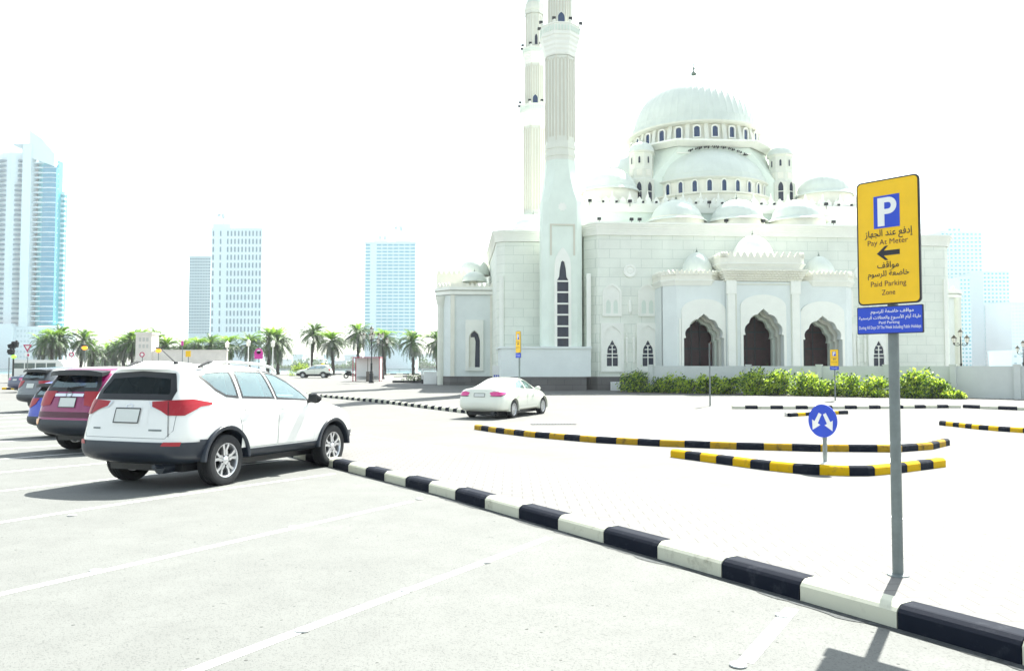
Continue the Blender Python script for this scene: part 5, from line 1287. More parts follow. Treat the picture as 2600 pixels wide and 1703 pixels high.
for i, (u, Y, vt, w, k, lab) in enumerate(hedge):
    p = at(u, 960, Y); zt = at(u, vt, Y).z; zg = terr(Y) + .02; hp.append((p.x, Y))
    shrub('shrub', lab, 'shrub', (p.x, Y, zg), 100 + i, w * .98, (zt - zg) * .98, 1.4, int(1150 * w), .20 if k == 'l' else .16, ('leaf', 'leaf_d') if k == 'l' else ('leaf_d', 'leaf'), 'shrubs of the hedge along the perimeter wall')
hp.sort()
tag(grid_on('soil_bed', [(hp[0][0] - 1.2, hp[0][1] - .9), (hp[-1][0] + 1, hp[-1][1] - .8), (hp[-1][0] + 1, hp[-1][1] + .9), (hp[0][0] - 1.2, hp[0][1] + .8)], .012, 'soil'), kind='structure')
# ================================================================== PALMS
def palm_meshes(seed, H, R_, young=.35):
    rnd = random.Random(seed); tr = MB(); n = 14
    tr.tube([(rnd.gauss(0, .03), rnd.gauss(0, .03), H * i / n - .1) for i in range(n + 1)], [.24 * (1 - .25 * i / n) * (1.07 if i % 2 else .95) for i in range(n + 1)], 10)
    for i in range(60):
        a = i * 2.4; z = H * (.55 + .45 * i / 60); r = .22; tr.tube([(cos(a) * r * .7, sin(a) * r * .7, z - .1), (cos(a) * (r + .13), sin(a) * (r + .13), z + .12)], [.06, .03], 4)
    groups = [MB(), MB(), MB()]
    for k in range(96):
        el = rnd.choice([rnd.uniform(35, 85)] * 2 + [rnd.uniform(-15, 35)] * 3 + [rnd.uniform(-60, -5)] * 2); az = rnd.uniform(0, 2 * PI); L = R_ * rnd.uniform(.85, 1.1) * (.8 if el > 70 else 1)
        gi = 1 if el > 45 and rnd.random() < young * 2 else (2 if el < 0 and rnd.random() < .6 else 0); b = groups[gi]
        pts = []; p = Vector((0, 0, H + .05)); e = R(el); st = L / 12; bend = R(rnd.uniform(75, 125)) / 12 * (1.0 if el > 0 else .55)
        h = Vector((cos(az), sin(az), 0)); s = Vector((-sin(az), cos(az), 0))
        for i in range(13):
            pts.append(p.copy()); d = h * cos(e) + Vector((0, 0, sin(e))); p = p + d * st; e = max(R(-88), e - bend * (.4 + i / 9))
        b.tube(pts, [.035 * (1 - i / 14) for i in range(13)], 3, cap=False)
        for i in range(2, 12):
            for sub in (0, .5):
                c = pts[i].lerp(pts[min(i + 1, 12)], sub); d = (pts[min(i + 1, 12)] - pts[i - 1]).normalized(); up = d.cross(s)
                for q in (-1, 1):
                    ll = L * .20 * (1 - abs(i - 6) / 9) * rnd.uniform(.8, 1.15); t = (s * q * .75 + d * .75 + up * rnd.uniform(-.25, .25) + Vector((0, 0, -.22))).normalized(); w = d * .06
                    b.add([c - w, c + w, c + t * ll], [(0, 1, 2)])
    return tr.mesh('trunk', 'bark', 50), [g_.mesh('crown', m) for g_, m in zip(groups, ('frond', 'frond_new', 'frond_old'))]
PV = [palm_meshes(11, 4.6, 3.0), palm_meshes(12, 6.2, 3.0, .3), palm_meshes(13, 3.6, 2.9), palm_meshes(14, 5.3, 3.1, .6)]
def palm(u, vc, Y, k, lab, rz=0, s=1.0, grp=None):
    Hs = [4.6, 6.2, 3.6, 5.3][k]; tr, cr = PV[k]
    zc = at(u, vc, Y).z; p = at(u, vc, Y); f = (zc - .5) / Hs * 1.0
    t = thing('palm_tree', lab, 'palm tree', (p.x, Y, .48), rz, grp or 'date palms along the waterfront'); t.scale = (s, s, f if f < 1.5 else 1.5); t.rotation_euler.x = R(4 * sin(u)); t.rotation_euler.y = R(4 * cos(u * 1.7))
    link('trunk', tr, t)
    for m in cr: link('crown', m, t)
palms = [(680, 862, 132, 0, 'date palm nearest the pink round sign'), (706, 862, 134, 2, 'date palm with a low skirt below the tall tufted one') , (789, 846, 130, 1, 'tall date palm with an upright tuft, above the pale taxi'),
         (848, 866, 128, 3, 'date palm standing just behind the pale taxi'), (911, 846, 127, 1, 'tallest date palm, left of the black lamp post'), (978, 864, 126, 3, 'yellow-green date palm behind the black lamp posts'),
         (1050, 868, 128, 0, 'date palm between the lamp posts and the mosque annex'), (1112, 866, 131, 0, 'date palm half hidden by the mosque annex corner'),
         (134, 852, 118, 3, 'broad date palm left of the traffic beacon'), (156, 850, 120, 0, 'date palm with a bare trunk in the broad left cluster'), (110, 868, 124, 2, 'low palm at the edge of the broad left cluster'), (205, 854, 121, 0, 'dark date palm beside the yellow beacon'),
         (236, 880, 126, 2, 'small palm right of the yellow beacon'), (268, 884, 142, 2, 'small distant palm in the dip of the treeline'), (293, 878, 130, 2, 'palm at the left foot of the beige gatehouse cluster'), (312, 866, 126, 3, 'palm left of the beige gatehouse'), (338, 858, 124, 0, 'palm touching the left side of the beige gatehouse'),
         (362, 852, 128, 3, 'palm rising behind the beige gatehouse'), (388, 856, 127, 0, 'palm touching the right side of the beige gatehouse'), (424, 870, 126, 0, 'palm with long arching fronds right of the beige gatehouse'), (462, 878, 130, 2, 'short palm behind the yellow square sign'),
         (500, 868, 127, 3, 'palm below the left edge of the slotted white tower'), (539, 866, 129, 0, 'palm under the middle of the slotted white tower'), (582, 864, 126, 3, 'palm under the right part of the slotted white tower'), (633, 864, 128, 0, 'palm just right of the slotted white tower')]
rr = random.Random(3)
for i, (u, v, Y, k, lab) in enumerate(palms): palm(u, v + (0 if u > 650 else 10), Y, k, lab, rr.uniform(0, 6.28), rr.uniform(1.0, 1.12) * (1.06 if u > 650 else .9))
# clipped round bush by the taxi
q = g(752, 955); shrub('shrub', 'round clipped bush beside the pale taxi', 'shrub', (q.x, q.y + 1.5, terr(q.y)), 77, 2.4, 1.75, 2.0, 2200, .16, ('leaf', 'leaf_d'))
# ================================================================== LAMP POSTS
def lantern(name_parent, x, y, z, s=1.):
    b = MB(); b.lathe([(.02, 0), (.10 * s, .06 * s), (.17 * s, .42 * s)], 8, cx=x, cy=y); b.v = [(a, c, d + z) for a, c, d in b.v]; l = b.build('lantern_glass', 'lantern', name_parent)
    b = MB(); b.lathe([(.20 * s, .42 * s), (.20 * s, .46 * s), (.09 * s, .60 * s), (.05 * s, .62 * s), (.03 * s, .70 * s), (.001, .76 * s)], 8, cx=x, cy=y)
    b.lathe([(.001, -.10 * s), (.05 * s, -.04 * s), (.06 * s, .03 * s)], 8, cx=x, cy=y)
    for k in range(4):
        a = PI / 2 * k + PI / 4; b.tube([(x + cos(a) * .10 * s, y + sin(a) * .10 * s, .06 * s), (x + cos(a) * .175 * s, y + sin(a) * .175 * s, .42 * s)], .012 * s, 4)
    b.v = [(a, c, d + z) for a, c, d in b.v]; b.build('lantern_cap', 'bronze', l)
M['lantern'] = mat('lantern_glass', (.72, .70, .64), .3); M['bronze'] = mat('lantern_bronze', (.05, .04, .02), .4, .3)
def lamp_post(label, loc, H, rz, arms=4):
    t = thing('lamp_post', label, 'lamp post', loc, rz, 'ornate black lamp posts')
    b = MB(); b.lathe([(.24, 0), (.24, .12), (.19, .18), (.20, .8), (.13, .92), (.16, 1.0), (.10, 1.1), (.085, 1.7), (.11, 1.75), (.055, 1.85), (.045, H - 1.1), (.07, H - 1.05), (.04, H - 1.0), (.035, H - .75)], 12); b.build('post', 'iron', t, 40)
    lantern(t, 0, 0, H - .76)
    for k in range(arms):
        a = 2 * PI * k / arms; c, s = cos(a), sin(a)
        b = MB(); b.tube([(0, 0, H - 1.35)] + [(c * (.06 + .52 * (1 - cos(R(18 * i))) / 2 * 1.0 + .03 * i * .5), s * (.06 + .52 * (1 - cos(R(18 * i))) / 2 + .03 * i * .5), H - 1.35 - .16 * sin(R(18 * i)) + .004 * i) for i in range(1, 11)], .022, 6)
        b.tube([(c * .15, s * .15, H - 1.4), (c * .25, s * .25, H - 1.25), (c * .38, s * .38, H - 1.28), (c * .36, s * .36, H - 1.38)], .014, 5)
        b.build('arm', 'iron', t, 40); lantern(t, c * .68, s * .68, H - 1.26, .92)
    return t
q = g(943, 972); lamp_post('black lamp post with cream lanterns in front of the small shelter', (q.x, q.y, q.z), at(943, 826, q.y).z - q.z, .35)
q = g(971, 962); lamp_post('black lamp post just behind the one at the small shelter', (q.x, q.y, q.z), at(971, 842, q.y).z - q.z, .9)
for u, v, Y, lab in ((2438, 833, 68, 'black lamp post with cream lanterns standing behind the grey perimeter wall'), (2597, 862, 80, 'lamp post cut off by the photo edge, behind the perimeter wall')):
    q = at(u, v, Y); lamp_post(lab, (q.x, Y, terr(Y)), q.z - terr(Y), .2)
# small white lanterns on poles among the left palms
for u, v, lab in ((577, 876, 'white square lantern on a pole at the end of the beige wall'), (631, 872, 'white square lantern on a pole left of the pink round sign'), (693, 874, 'white square lantern on a pole right of the pink round sign'), (788, 866, 'white square lantern on a pole under the tall tufted palm')):
    Y = 112; q = at(u, v, Y); t = thing('garden_lantern', lab, 'lantern', (q.x, Y, .5), .3, 'white lanterns along the promenade')
    b = MB(); b.tube([(0, 0, 0), (0, 0, q.z - .9)], [.09, .06], 8); b.build('post', 'white', t)
    b = MB(); z = q.z - .9; b.lathe([(.10, z), (.26, z + .1), (.30, z + .62), (.34, z + .66), (.12, z + .9), (.001, z + 1.0)], 4); b.build('lantern_glass', 'lantern', t)
# ================================================================== SHELTER, KIOSK THINGS
q = g(930, 968); W2 = .5 * 70 / (F / q.y)
M['maroon'] = mat('shelter_red', (.35, .01, .05), .4); M['panel_brown'] = mat('shelter_panel', (.16, .13, .11), .7)
t = thing('bus_shelter', 'small white shelter with a dark red frame behind the black lamp post', 'shelter', (q.x, q.y + .6, q.z), 0)
hh = at(930, 906, q.y).z - q.z
MB().box(-W2, W2, -.7, .8, hh - .09, hh).build('roof', 'maroon', t)
for x in (-W2 + .05, W2 - .05):
    for y in (-.65, .72): MB().box(x - .04, x + .04, y - .04, y + .04, 0, hh - .09).build('post', 'maroon', t)
MB().box(-W2 + .1, W2 - .1, .70, .74, .1, hh - .12).build('back_panel', 'white', t)
MB().box(W2 - .07, W2 - .03, -.6, .68, .1, hh - .12).build('side_panel', 'white', t)
MB().box(-.02, .32, -.62, -.55, 0, .95).build('notice_panel', 'panel_brown', t); MB().box(.10, .16, -.60, -.56, .95, hh - .09).build('post', 'panel_brown', t)
MB().box(-W2 + .3, W2 - .4, .2, .55, .42, .47).build('bench_seat', 'steel', t)
# scooter
q = g(893, 960); t = thing('scooter', 'dark motor scooter parked beside the white shelter', 'scooter', (q.x, q.y, q.z), .4)
for x in (-.62, .62):
    b = MB(); b.lathe([(.17, -.06), (.27, -.06), (.29, 0), (.27, .06), (.17, .06)], 20); b.v = [(x + a, d, c + .28) for a, c, d in b.v]; b.build('wheel', 'tyre', t, 40)
b = MB(); b.tube([(.62, 0, .28), (.48, 0, .75), (.40, 0, 1.05)], .035, 6); b.tube([(.40, -.28, 1.08), (.42, 0, 1.02), (.40, .28, 1.08)], .02, 6); b.build('fork', 'black', t)
b = MB(); b.ball((-.35, 0, .52), .3, 8, 1.3, .5, .8); b.ball((.1, 0, .32), .2, 8, 2.2, .6, .4); b.ball((.5, 0, .7), .22, 8, .5, .8, 1.4); b.build('bodywork', 'iron', t, 50)
b = MB(); b.ball((-.32, 0, .78), .2, 8, 2.0, .65, .35); b.build('seat', 'black', t, 50)
# things by the annex
q = g(1048, 972); t = thing('planter', 'low dark planter mound left of the white kiosk block', 'planter', (q.x, q.y + .8, q.z))
b = MB(); b.box(-1.9, 1.5, -.5, .6, 0, .22); b.build('trough', 'iron', t); bush_mesh(5, 2.6, .75, .9, 500, .16, '').build('foliage', ['leaf_d', 'bark'], t, None, (.1, 0, .15))
q = g(1093, 975); t = thing('kiosk', 'plain white kiosk block beside the annex corner column', 'kiosk', (q.x, q.y + .7, q.z)); MB().box(-.62, .62, -.6, .6, 0, 1.02).build('cabinet', 'white', t); MB().box(-.68, .68, -.66, .66, 1.02, 1.1).build('top', 'white', t)
q = g(1078, 973); t = thing('bollard', 'white post with a black base between the planter and the kiosk block', 'post', (q.x - .2, q.y, q.z)); MB().tube([(0, 0, .35), (0, 0, 1.35)], .07, 8).build('post', 'white', t); MB().tube([(0, 0, 0), (0, 0, .36)], .11, 8).build('base', 'black', t)
q = g(1160, 974); t = thing('bench', 'grey metal bench frame in front of the annex plinth', 'bench', (q.x, q.y, q.z), .1)
for x in (-.55, .55):
    b = MB(); b.tube([(x, .3, 0), (x, .25, .45), (x, .38, .95)], .03, 6); b.tube([(x, -.3, 0), (x, -.25, .45), (x, .25, .45)], .03, 6); b.build('leg', 'steel', t)
MB().box(-.7, .7, -.28, .26, .44, .48).build('seat', 'steel', t); MB().box(-.7, .7, .3, .34, .6, .95).build('backrest', 'steel', t)
q = g(1268, 985); t = thing('notice_board', 'white notice box with blue lettering behind the cream saloon car', 'notice board', (q.x, q.y - 2.0, terr(q.y)), 0)
MB().box(-.48, .48, -.1, .1, .2, 1.72).build('board', 'white', t); 
for i in range(5): MB().box(-.38 + i * .155, -.27 + i * .155, -.11, -.1, .88, 1.02).build('blue_mark', 'blue', t)
for x in (-.4, .4): MB().box(x - .04, x + .04, -.05, .05, 0, .2).build('leg', 'steel', t)
q = g(1420, 990); t = thing('cabinet', 'small white service box at the mosque plinth beside the first dark shrub', 'service box', (at(1565, 985, 56).x, 56.6, .0)); MB().box(-.32, .32, -.2, .2, 0, .62).build('cabinet_body', 'white', t); MB().box(-.28, .28, -.215, -.2, .05, .57).build('door', 'plate', t)
# drain grating and gravel specks
q = g(1405, 1077); t = thing('drain_cover', 'long dark drain grating in the road behind the long island', 'drain cover', (q.x, q.y, q.z + .012), .05)
MB().box(-.75, .75, -.16, .16, -.005, .004).build('frame', 'ink', t); b = MB()
for i in range(14): b.box(-.70 + i * .1, -.66 + i * .1, -.13, .13, .004, .010)
b.build('grating', 'steel', t)
# ================================================================== LEFT BACKGROUND STREET FURNITURE
M['beige'] = mat('beige_plaster', (.70, .65, .60), .8, noise=(.8, .08)); M['pink'] = mat('sign_magenta', (.62, .03, .32), .5); M['green_lamp'] = mat('green_lamp', (.2, .8, .05), .4, emit=((.25, 1, .05), .6)); M['amber_lamp'] = mat('amber_lamp', (.9, .4, .02), .4, emit=((1, .35, .02), .4))
Y = 108; a = at(345, 843, Y); c = at(385, 888, Y); e = at(575, 890, Y)
t = thing('gatehouse', 'square beige gatehouse tower with a long low wall among the palms', 'gatehouse', ((a.x + c.x) / 2, Y, .5))
w = (c.x - a.x) / 2; H_ = a.z - .5
MB().box(-w, w, 0, 2 * w, 0, H_ - .3).build('tower', 'beige', t); MB().box(-w - .12, w + .12, -.12, 2 * w + .12, H_ - .3, H_).build('cap', 'beige', t)
for x in (-.5, 0, .5):
    for z in (H_ - 1.0, H_ - 1.9): MB().box(x - .14, x + .14, -.05, -.002, z - .25, z + .25).build('niche', 'concrete', t)
MB().box(w + .004, e.x - (a.x + c.x) / 2, .2, .6, 0, e.z - .5).build('low_wall', 'beige', t); MB().box(w + .2, e.x - (a.x + c.x) / 2 + .1, .12, .68, e.z - .5, e.z - .38).build('coping', 'beige', t)
def sign_on_pole(name, label, cat, u, vbase_Y, vc, build):
    Y = vbase_Y; q = at(u, vc, Y); t = thing(name, label, cat, (q.x, Y, terr(Y))); z = q.z - terr(Y)
    MB().tube([(0, .06, 0), (0, .06, z + .2)], .035, 8).build('pole', 'steel', t); build(t, z); return t
def tri(t, z):
    o = [(-.34, .22), (.34, .22), (0, -.36)]; i_ = [(-.19, .13), (.19, .13), (0, -.19)]
    MB().plate(o, [i_], -.03, 0).build('border', 'pink_r', t, None, (0, 0, z)); MB().plate(i_, [], -.02, 0).build('face', 'white', t, None, (0, 0, z)); MB().plate(rect(-.2, .2, -.72, -.42), [], -.02, 0).build('sub_plate', 'white', t, None, (0, 0, z)); MB().plate(rect(-.0, .16, -.68, -.5), [], -.03, -.02).build('mark', 'pink_r', t, None, (0, 0, z))
M['pink_r'] = mat('sign_red', (.42, .005, .08), .5)
sign_on_pole('give_way_sign', 'white give-way triangle with a dark red border beside the traffic light', 'sign', 70, 62, 882, tri)
def rnd_sign(r, col='pink_r'):
    def f(t, z):
        MB().plate([(r * cos(i * PI / 12), r * sin(i * PI / 12)) for i in range(24)], [[(r * .62 * cos(i * PI / 12), r * .62 * sin(i * PI / 12)) for i in range(24)]], -.03, 0).build('border', col, t, None, (0, 0, z))
        MB().plate([(r * .62 * cos(i * PI / 12), r * .62 * sin(i * PI / 12)) for i in range(24)], [], -.02, 0).build('face', 'white', t, None, (0, 0, z))
    return f
sign_on_pole('round_sign', 'small round white sign with a red ring below the broad left palms', 'sign', 182, 62, 900, rnd_sign(.2))
sign_on_pole('round_sign', 'small round ringed sign at the foot of the beige gatehouse', 'sign', 361, 62, 900, rnd_sign(.2))
def pinks(t, z):
    MB().plate(rrect(.33, .30, .05), [], -.02, 0).build('panel', 'pink', t, None, (0, 0, z - .25)); rnd_sign(.28, 'pink')(t, z)
sign_on_pole('round_sign', 'pink panel with a ringed disc on top above the white off-roader roof', 'sign', 657, 62, 893, pinks)
sign_on_pole('square_sign', 'yellow square sign on a pole in front of the beige wall', 'sign', 478, 62, 898, lambda t, z: (MB().plate(rect(-.2, .2, -.24, .24), [], -.02, 0).build('panel', 'yellow', t, None, (0, 0, z))))
sign_on_pole('flag', 'small magenta pennant on a pole among the palms', 'flag', 463, 70, 871, lambda t, z: (MB().plate([(-.1, -.22), (.12, -.2), (.1, .22), (-.1, .2)], [], -.02, 0).build('cloth', 'pink', t, None, (0, 0, z))))
def beacon(t, z):
    b = MB(); b.ball((0, 0, z), .21, 8, 1.1, .8, .8); b.build('amber_lens', 'amber_lamp', t, 60); b = MB(); b.box(-.2, .2, -.1, .12, z + .14, z + .26); b.build('hood', 'black', t)
sign_on_pole('beacon', 'amber traffic beacon in front of the dark palm', 'traffic light', 215, 64, 883, beacon)
sign_on_pole('beacon', 'amber traffic beacon right of the beige gatehouse', 'traffic light', 402, 64, 890, beacon)
Y = 66; q = at(33, 962, Y); t = thing('traffic_light', 'black traffic light with a green light showing, on two poles', 'traffic light', (q.x, Y, terr(Y)))
zt = at(33, 868, Y).z - terr(Y)
MB().tube([(0, 0, 0), (0, 0, zt - .3)], .07, 8).build('pole', 'iron', t); MB().tube([(-.42, .1, 0), (-.42, .1, zt - 1.3)], .05, 8).build('pole', 'steel', t)
for dx, dz, ry in ((-.12, -.35, -18), (-.18, -.85, 12), (.15, -.2, 8)):
    b = MB(); b.box(-.2, .2, -.12, .12, -.22, .22); b.box(-.26, -.18, -.2, .12, -.1, .2); o = b.build('lamp_head', 'black', t, None, (dx, 0, zt + dz)); o.rotation_euler.y = R(ry)
b = MB(); b.ball((.06, -.06, zt - 1.22), .19, 8, 1.2, .6, .8); b.build('green_lens', 'green_lamp', t, 60)
b = MB(); b.ball((.22, 0, zt + .06), .09, 6); b.build('camera_dome', 'black', t, 60)
island('tiny yellow and black kerb block under the traffic light', [Vector((at(5, 965, 58).x, 58, 0)), Vector((at(40, 966, 58).x, 58, 0))], .5, .35, ['kerb_yellow', 'kerb_black'], 0, .16)
# white van and dark car beyond the parked row
q = at(118, 935, 74)
t = thing('minibus', 'long white minibus roof showing beyond the parked row', 'minibus', (q.x, 74, terr(74)), 0)
b = MB(); prof = [(-2.6, .35), (2.5, .35), (2.6, 1.1), (2.35, 1.25), (1.9, 1.95), (1.6, 2.08), (-2.4, 2.1), (-2.6, 1.9)]
b.plate(prof, [], -.95, .95); b.build('body', w0, t, 20)
for x0, x1 in ((-2.4, -1.5), (-1.4, -.5), (-.4, .5), (.6, 1.4)): MB().plate(rect(x0, x1, 1.3, 1.8), [], -.97, -.95).build('side_window', 'glass_blue', t)
for x in (-1.7, 1.7):
    b = MB(); b.lathe([(.001, -.12), (.34, -.12), (.36, 0), (.34, .12), (.001, .12)], 20); b.v = [(x + a, -.85 + d, c + .36) for a, c, d in b.v]; b.build('wheel', 'tyre', t, 40)
# far dark car
q = at(52, 950, 54); car('parked_car', 'dark saloon glimpsed beyond the farthest parked off-roader', 'car', (q.x + .6, 54, terr(54)), R(24), SEDAN, paint('paint_navy', (.008, .02, .09), .3), glass='glass_blue', rglass='glass_blue', style='sedan', details=False)
# ================================================================== WATERFRONT
t = thing('railing', 'pale waterfront railing running behind the palms', 'railing')
x0, x1, Y = at(-60, 930, 146).x, at(1180, 930, 146).x, 146
for z, r in ((1.42, .05), (1.1, .03), (.85, .03)): MB().tube([(x0, Y, z), (x1, Y, z)], r, 6).build('rail', 'rail_teal', t) if 'rail_teal' in M else None
M['rail_teal'] = mat('rail_teal', (.30, .42, .42), .5)
for z, r in ((1.42, .06), (1.1, .03), (.85, .03)): MB().tube([(x0, Y, z), (x1, Y, z)], r, 6).build('rail', 'rail_teal', t)
for i in range(46): x = x0 + (x1 - x0) * i / 45; MB().box(x - .05, x + .05, Y - .05, Y + .05, .4, 1.4).build('post', 'rail_teal', t)
for i, (u0, u1, v) in enumerate(((770, 905, 950), (975, 1065, 950), (1000, 1075, 957))):
    P_ = [g(u0, v), g(u1, v)]; tag(kerb_mesh(P_, 1.1, .16, .2, side=1).build('kerb', ['kerb_white', 'kerb_black']), kind='structure')
# ================================================================== TOWERS
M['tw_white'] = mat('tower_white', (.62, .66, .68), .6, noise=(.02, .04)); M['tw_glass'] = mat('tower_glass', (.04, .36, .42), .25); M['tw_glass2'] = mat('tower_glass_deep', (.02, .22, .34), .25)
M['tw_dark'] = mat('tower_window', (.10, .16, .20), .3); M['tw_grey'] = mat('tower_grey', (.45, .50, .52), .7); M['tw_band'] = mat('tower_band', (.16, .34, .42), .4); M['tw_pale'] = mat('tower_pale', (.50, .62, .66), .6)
Y = 560
def X_(u, Y): return at(u, 900, Y).x
def Z_(v, Y): return at(1300, v, Y).z
t = thing('tower', 'tall curved glass tower with cyan floors and a white sail-shaped crown', 'skyscraper', (X_(75, Y), Y, 0)); ox = X_(75, Y)
def curved(b, u0, u1, v0, v1, y0, sag, m=0, n=8, th=9):
    xs = [X_(u0, Y) - ox + (X_(u1, Y) - X_(u0, Y)) * i / n for i in range(n + 1)]; z0, z1 = Z_(v1, Y), Z_(v0, Y); f = [(x, y0 + sag * (2 * i / n - 1) ** 2) for i, x in enumerate(xs)]
    o = f + [(xs[-1], th), (xs[0], th)]; N = len(o); b.add([(x, y, z0) for x, y in o] + [(x, y, z1) for x, y in o], [(i, (i + 1) % N, (i + 1) % N + N, i + N) for i in range(N)] + [tuple(range(N, 2 * N)), tuple(range(N - 1, -1, -1))], m)
b = MB(); curved(b, 77, 131, 405, 826, 0, 4); b.build('glass_front', 'tw_glass', t)
b = MB(); curved(b, 99, 133, 420, 822, -.8, .6, th=2); b.build('glass_strip', 'tw_glass2', t)
b = MB(); curved(b, -30, 54, 385, 826, 2, 5); b.build('side_front', 'tw_white', t)
b = MB(); b2 = MB(); nf = 34
for i in range(nf):
    v = 400 + (826 - 400) * i / nf
    curved(b2, 75, 99, v, v + 3, -1.4, 1, th=3); curved(b2, 99, 132.5, v + 1, v + (3.6 if i % 3 == 0 else 2.0), -1.6, 1, th=3); curved(b, 12 if i > 4 else 22, 50, v + 4, v + 9, 1.0, 4, th=6); curved(b, -28, 6, v + 4, v + 9, 1.0, 4, th=6)
b.build('window_band', 'tw_dark', t); b2.build('floor_slab', 'tw_white', t)
b = MB(); z0, z1 = Z_(830, Y), Z_(335, Y); b.box(X_(54, Y) - ox, X_(76, Y) - ox, -4, 20, z0, Z_(372, Y)); b.build('corner_fin', 'tw_white', t)
b = MB(); b.plate([(X_(68, Y) - ox, Z_(380, Y)), (X_(77, Y) - ox, Z_(405, Y)), (X_(133, Y) - ox, Z_(425, Y)), (X_(133, Y) - ox, Z_(392, Y)), (X_(100, Y) - ox, Z_(355, Y)), (X_(68, Y) - ox, Z_(333, Y))], [], -3, 1); b.build('sail_crown', 'tw_white', t)
b = MB(); curved(b, 131, 140, 482, 826, 8, 0, th=11); b.build('rear_wing', 'tw_glass', t)
b = MB()
for i in range(27): v = 484 + 12.7 * i; curved(b, 131, 141, v, v + 5, 7, 0, th=9)
b.build('balcony_slab', 'tw_white', t)
b = MB(); b.box(X_(12, Y) - ox, X_(62, Y) - ox, 4, 14, Z_(366, Y), Z_(361, Y)); b.box(X_(30, Y) - ox, X_(50, Y) - ox, 6, 12, Z_(385, Y), Z_(366, Y)); b.build('roof_plant', 'tw_grey', t)
b = MB(); b.box(X_(-60, Y) - ox, X_(45, Y) - ox, -6, 14, -1, Z_(823, Y)); b.box(X_(45, Y) - ox + .01, X_(168, Y) - ox, -3, 12, -1, Z_(829, Y)); 
for i in range(13):
    for j in range(6): x = X_(49 + i * 9, Y) - ox; z = Z_(838 + j * 13, Y); b.box(x, x + 1.2, -3.2, -3.001, z - 1.4, z, 1)
b.build('podium', ['tw_white', 'tw_grey'], t)
def slot_tower(label, u0, u1, vt, vb, Y, nx, ny, m, wm, wfx=.4, wfy=.6, depth=30, extra=None, vt2=None, skip=()):
    t = thing('tower', label, 'tower block', (X_((u0 + u1) / 2, Y), Y, 0)); o = X_((u0 + u1) / 2, Y); x0, x1 = X_(u0, Y) - o, X_(u1, Y) - o; z1 = Z_(vt, Y); z0 = Z_(vb, Y)
    b = MB(); b.box(x0, x1, 0, depth, -1, z1); b.build('wall', m, t)
    b = MB(); W_ = (x1 - x0)
    for i in range(nx):
        if i in skip: continue
        for j in range(ny):
            cx = x0 + W_ * (i + .5) / nx; cz = z0 + (z1 - z0) * (j + .5) / ny; hx = W_ / nx * wfx / 2; hz_ = (z1 - z0) / ny * wfy / 2
            b.box(cx - hx, cx + hx, -.35, .0, cz - hz_, cz + hz_)
    b.build('window_grid', wm, t)['kind'] = 'stuff'
    b = MB(); b.box(x0 - .4, x1 + .4, -.6, depth + .4, z1, z1 + 1.2); b.build('roof_edge', m, t)
    return t, x0, x1, z1
t, x0, x1, z1 = slot_tower('white tower block with narrow slot windows and a crane on its roof', 533, 662, 583, 846, 600, 14, 13, 'tw_white', 'tw_dark', .40, .64, 12, skip=(1, 3))
b = MB(); b.box(x0, x0 + 14, 2, 20, z1 + 1.2, z1 + 5); b.build('roof_plant', 'tw_white', t)
def crane(label, u, vb, vt, Y, jib, rise):
    X = X_(u, Y); z0, z1 = Z_(vb, Y), Z_(vt, Y); t = thing('tower_crane', label, 'crane', (X, Y + 6, z0))
    h = z1 - z0; b = MB(); b.tube([(0, 0, 0), (0, 0, h)], .45, 4); b.build('mast', 'tw_grey', t); b = MB(); b.tube([(0, 0, h), (jib, 0, h + rise)], [.5, .25], 4); b.tube([(0, 0, h), (-jib * .25, 0, h)], .5, 4); b.build('jib', 'tw_grey', t)
    b = MB(); b.box(-jib * .28 - 1.2, -jib * .28 + 1.2, -1, 1, h - 2.2, h); b.box(-1.2, 1.2, -1.2, 1.2, h - 3.5, h - .5); b.build('counterweight', 'tw_grey', t)
crane('faint crane with a raised jib on the slotted white tower', 556, 582, 540, 600, 13, 33); 
slot_tower('narrow grey tower joined to the left of the slotted white tower', 477, 532, 654, 848, 620, 8, 26, 'tw_grey', 'tw_dark', .6, .4, 12)
t, x0, x1, z1 = slot_tower('pale blue banded tower under construction with two cranes', 925, 1054, 618, 850, 590, 9, 27, 'tw_white', 'tw_band', .82, .45, 20, skip=(1,))
b = MB(); b.box(x0 + 6, x0 + 16, 4, 16, z1 + 1.2, z1 + 4); b.box(x0 + 22, x1 - 4, 4, 16, z1 + 1.2, z1 + 3); b.build('roof_plant', 'tw_white', t)
crane('faint crane on the left of the banded tower', 960, 616, 596, 592, -14, 2); crane('faint crane on the right of the banded tower', 1014, 616, 572, 592, 14, 1)
# right hand towers, deep in the haze
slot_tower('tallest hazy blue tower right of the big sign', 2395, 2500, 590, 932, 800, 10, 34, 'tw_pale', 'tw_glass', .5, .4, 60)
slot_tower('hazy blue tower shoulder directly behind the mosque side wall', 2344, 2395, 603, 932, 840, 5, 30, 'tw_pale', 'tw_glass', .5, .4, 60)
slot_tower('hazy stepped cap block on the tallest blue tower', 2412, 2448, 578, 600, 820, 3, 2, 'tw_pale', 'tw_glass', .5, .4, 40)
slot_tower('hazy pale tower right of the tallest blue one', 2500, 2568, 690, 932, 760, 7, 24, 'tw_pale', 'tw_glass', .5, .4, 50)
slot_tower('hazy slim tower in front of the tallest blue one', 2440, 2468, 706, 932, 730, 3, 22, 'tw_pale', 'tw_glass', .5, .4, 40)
slot_tower('hazy pale tower cut by the photo edge', 2570, 2640, 768, 932, 720, 8, 18, 'tw_white', 'tw_pale', .5, .4, 50)
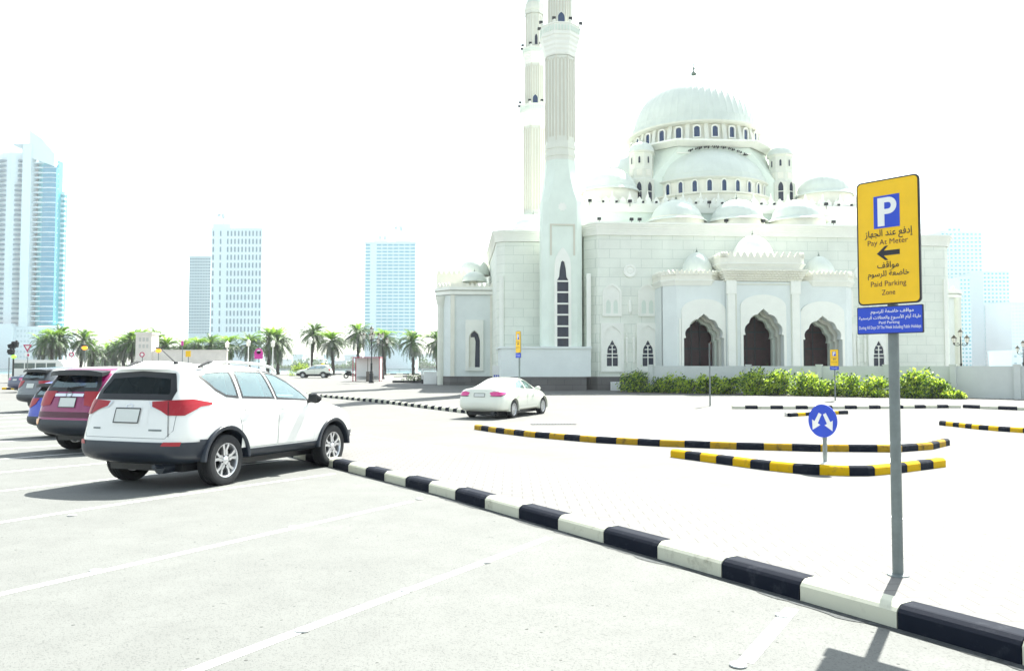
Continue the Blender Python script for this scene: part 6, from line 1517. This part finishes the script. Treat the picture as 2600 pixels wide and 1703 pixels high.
slot_tower('low white block with small square windows above the perimeter wall end', 2568, 2680, 895, 932, 420, 6, 2, 'white', 'tw_grey', .3, .3, 20)
# low far shore
fs = random.Random(9)
for i in range(18):
    u = 640 + i * 26 if i < 18 else 0; w = fs.uniform(18, 34); vt = fs.uniform(898, 920)
    slot_tower('low pale building on the far shore, number %s' % 'abcdefghijklmnopqrst'[i], u, u + w, vt, 930, 760 + fs.uniform(0, 90), 6, 3, fs.choice(['tw_pale', 'tw_grey', 'tw_white']), 'tw_glass', .5, .4, 20)['group' if False else 0] if False else None
    t = slot_tower('low pale building on the far shore, seen between the palm trunks', u, u + w, vt, 930, 760 + fs.uniform(0, 90), 6, 3, fs.choice(['tw_pale', 'tw_grey', 'tw_white']), 'tw_pale', .5, .4, 20)[0]; t['group'] = 'low buildings on the far shore'; t.name = 'far_building'
# far greenery along the shore
b = MB(); rn = random.Random(4)
for i in range(5200):
    x = rn.uniform(-380, -20); y = 715 + rn.uniform(0, 6); z = abs(rn.gauss(0, 3)) * (1 + .6 * sin(x * .13)) + .5; s = rn.uniform(.8, 2.2)
    a = rn.uniform(0, PI); b.add([(x - s * cos(a), y - s * sin(a), z - s * .4), (x + s * cos(a), y + s * sin(a), z - s * .3), (x + rn.uniform(-.4, .4), y, z + s)], [(0, 1, 2)])
tag(b.build('far_shrubbery', 'frond'), 'low green shrubbery lining the far shore', 'shrubbery', kind='stuff')
# ================================================================== HAZE
hb_ = MB(); hb_.box(-1900, 1900, -120, 1750, -4.5, 300)
hz_m = bpy.data.materials.new('haze_air'); hz_m.use_nodes = True; n_ = hz_m.node_tree; n_.nodes.clear(); oo = n_.nodes.new('ShaderNodeOutputMaterial'); pv_ = n_.nodes.new('ShaderNodeVolumePrincipled')
pv_.inputs['Density'].default_value = .00024; pv_.inputs['Color'].default_value = (.92, .96, 1, 1); pv_.inputs['Anisotropy'].default_value = .25
n_.links.new(pv_.outputs[0], oo.inputs['Volume'])
M['haze'] = hz_m; h_ = hb_.build('haze', 'haze'); tag(h_, 'thin pale haze filling the air', 'haze', kind='stuff')
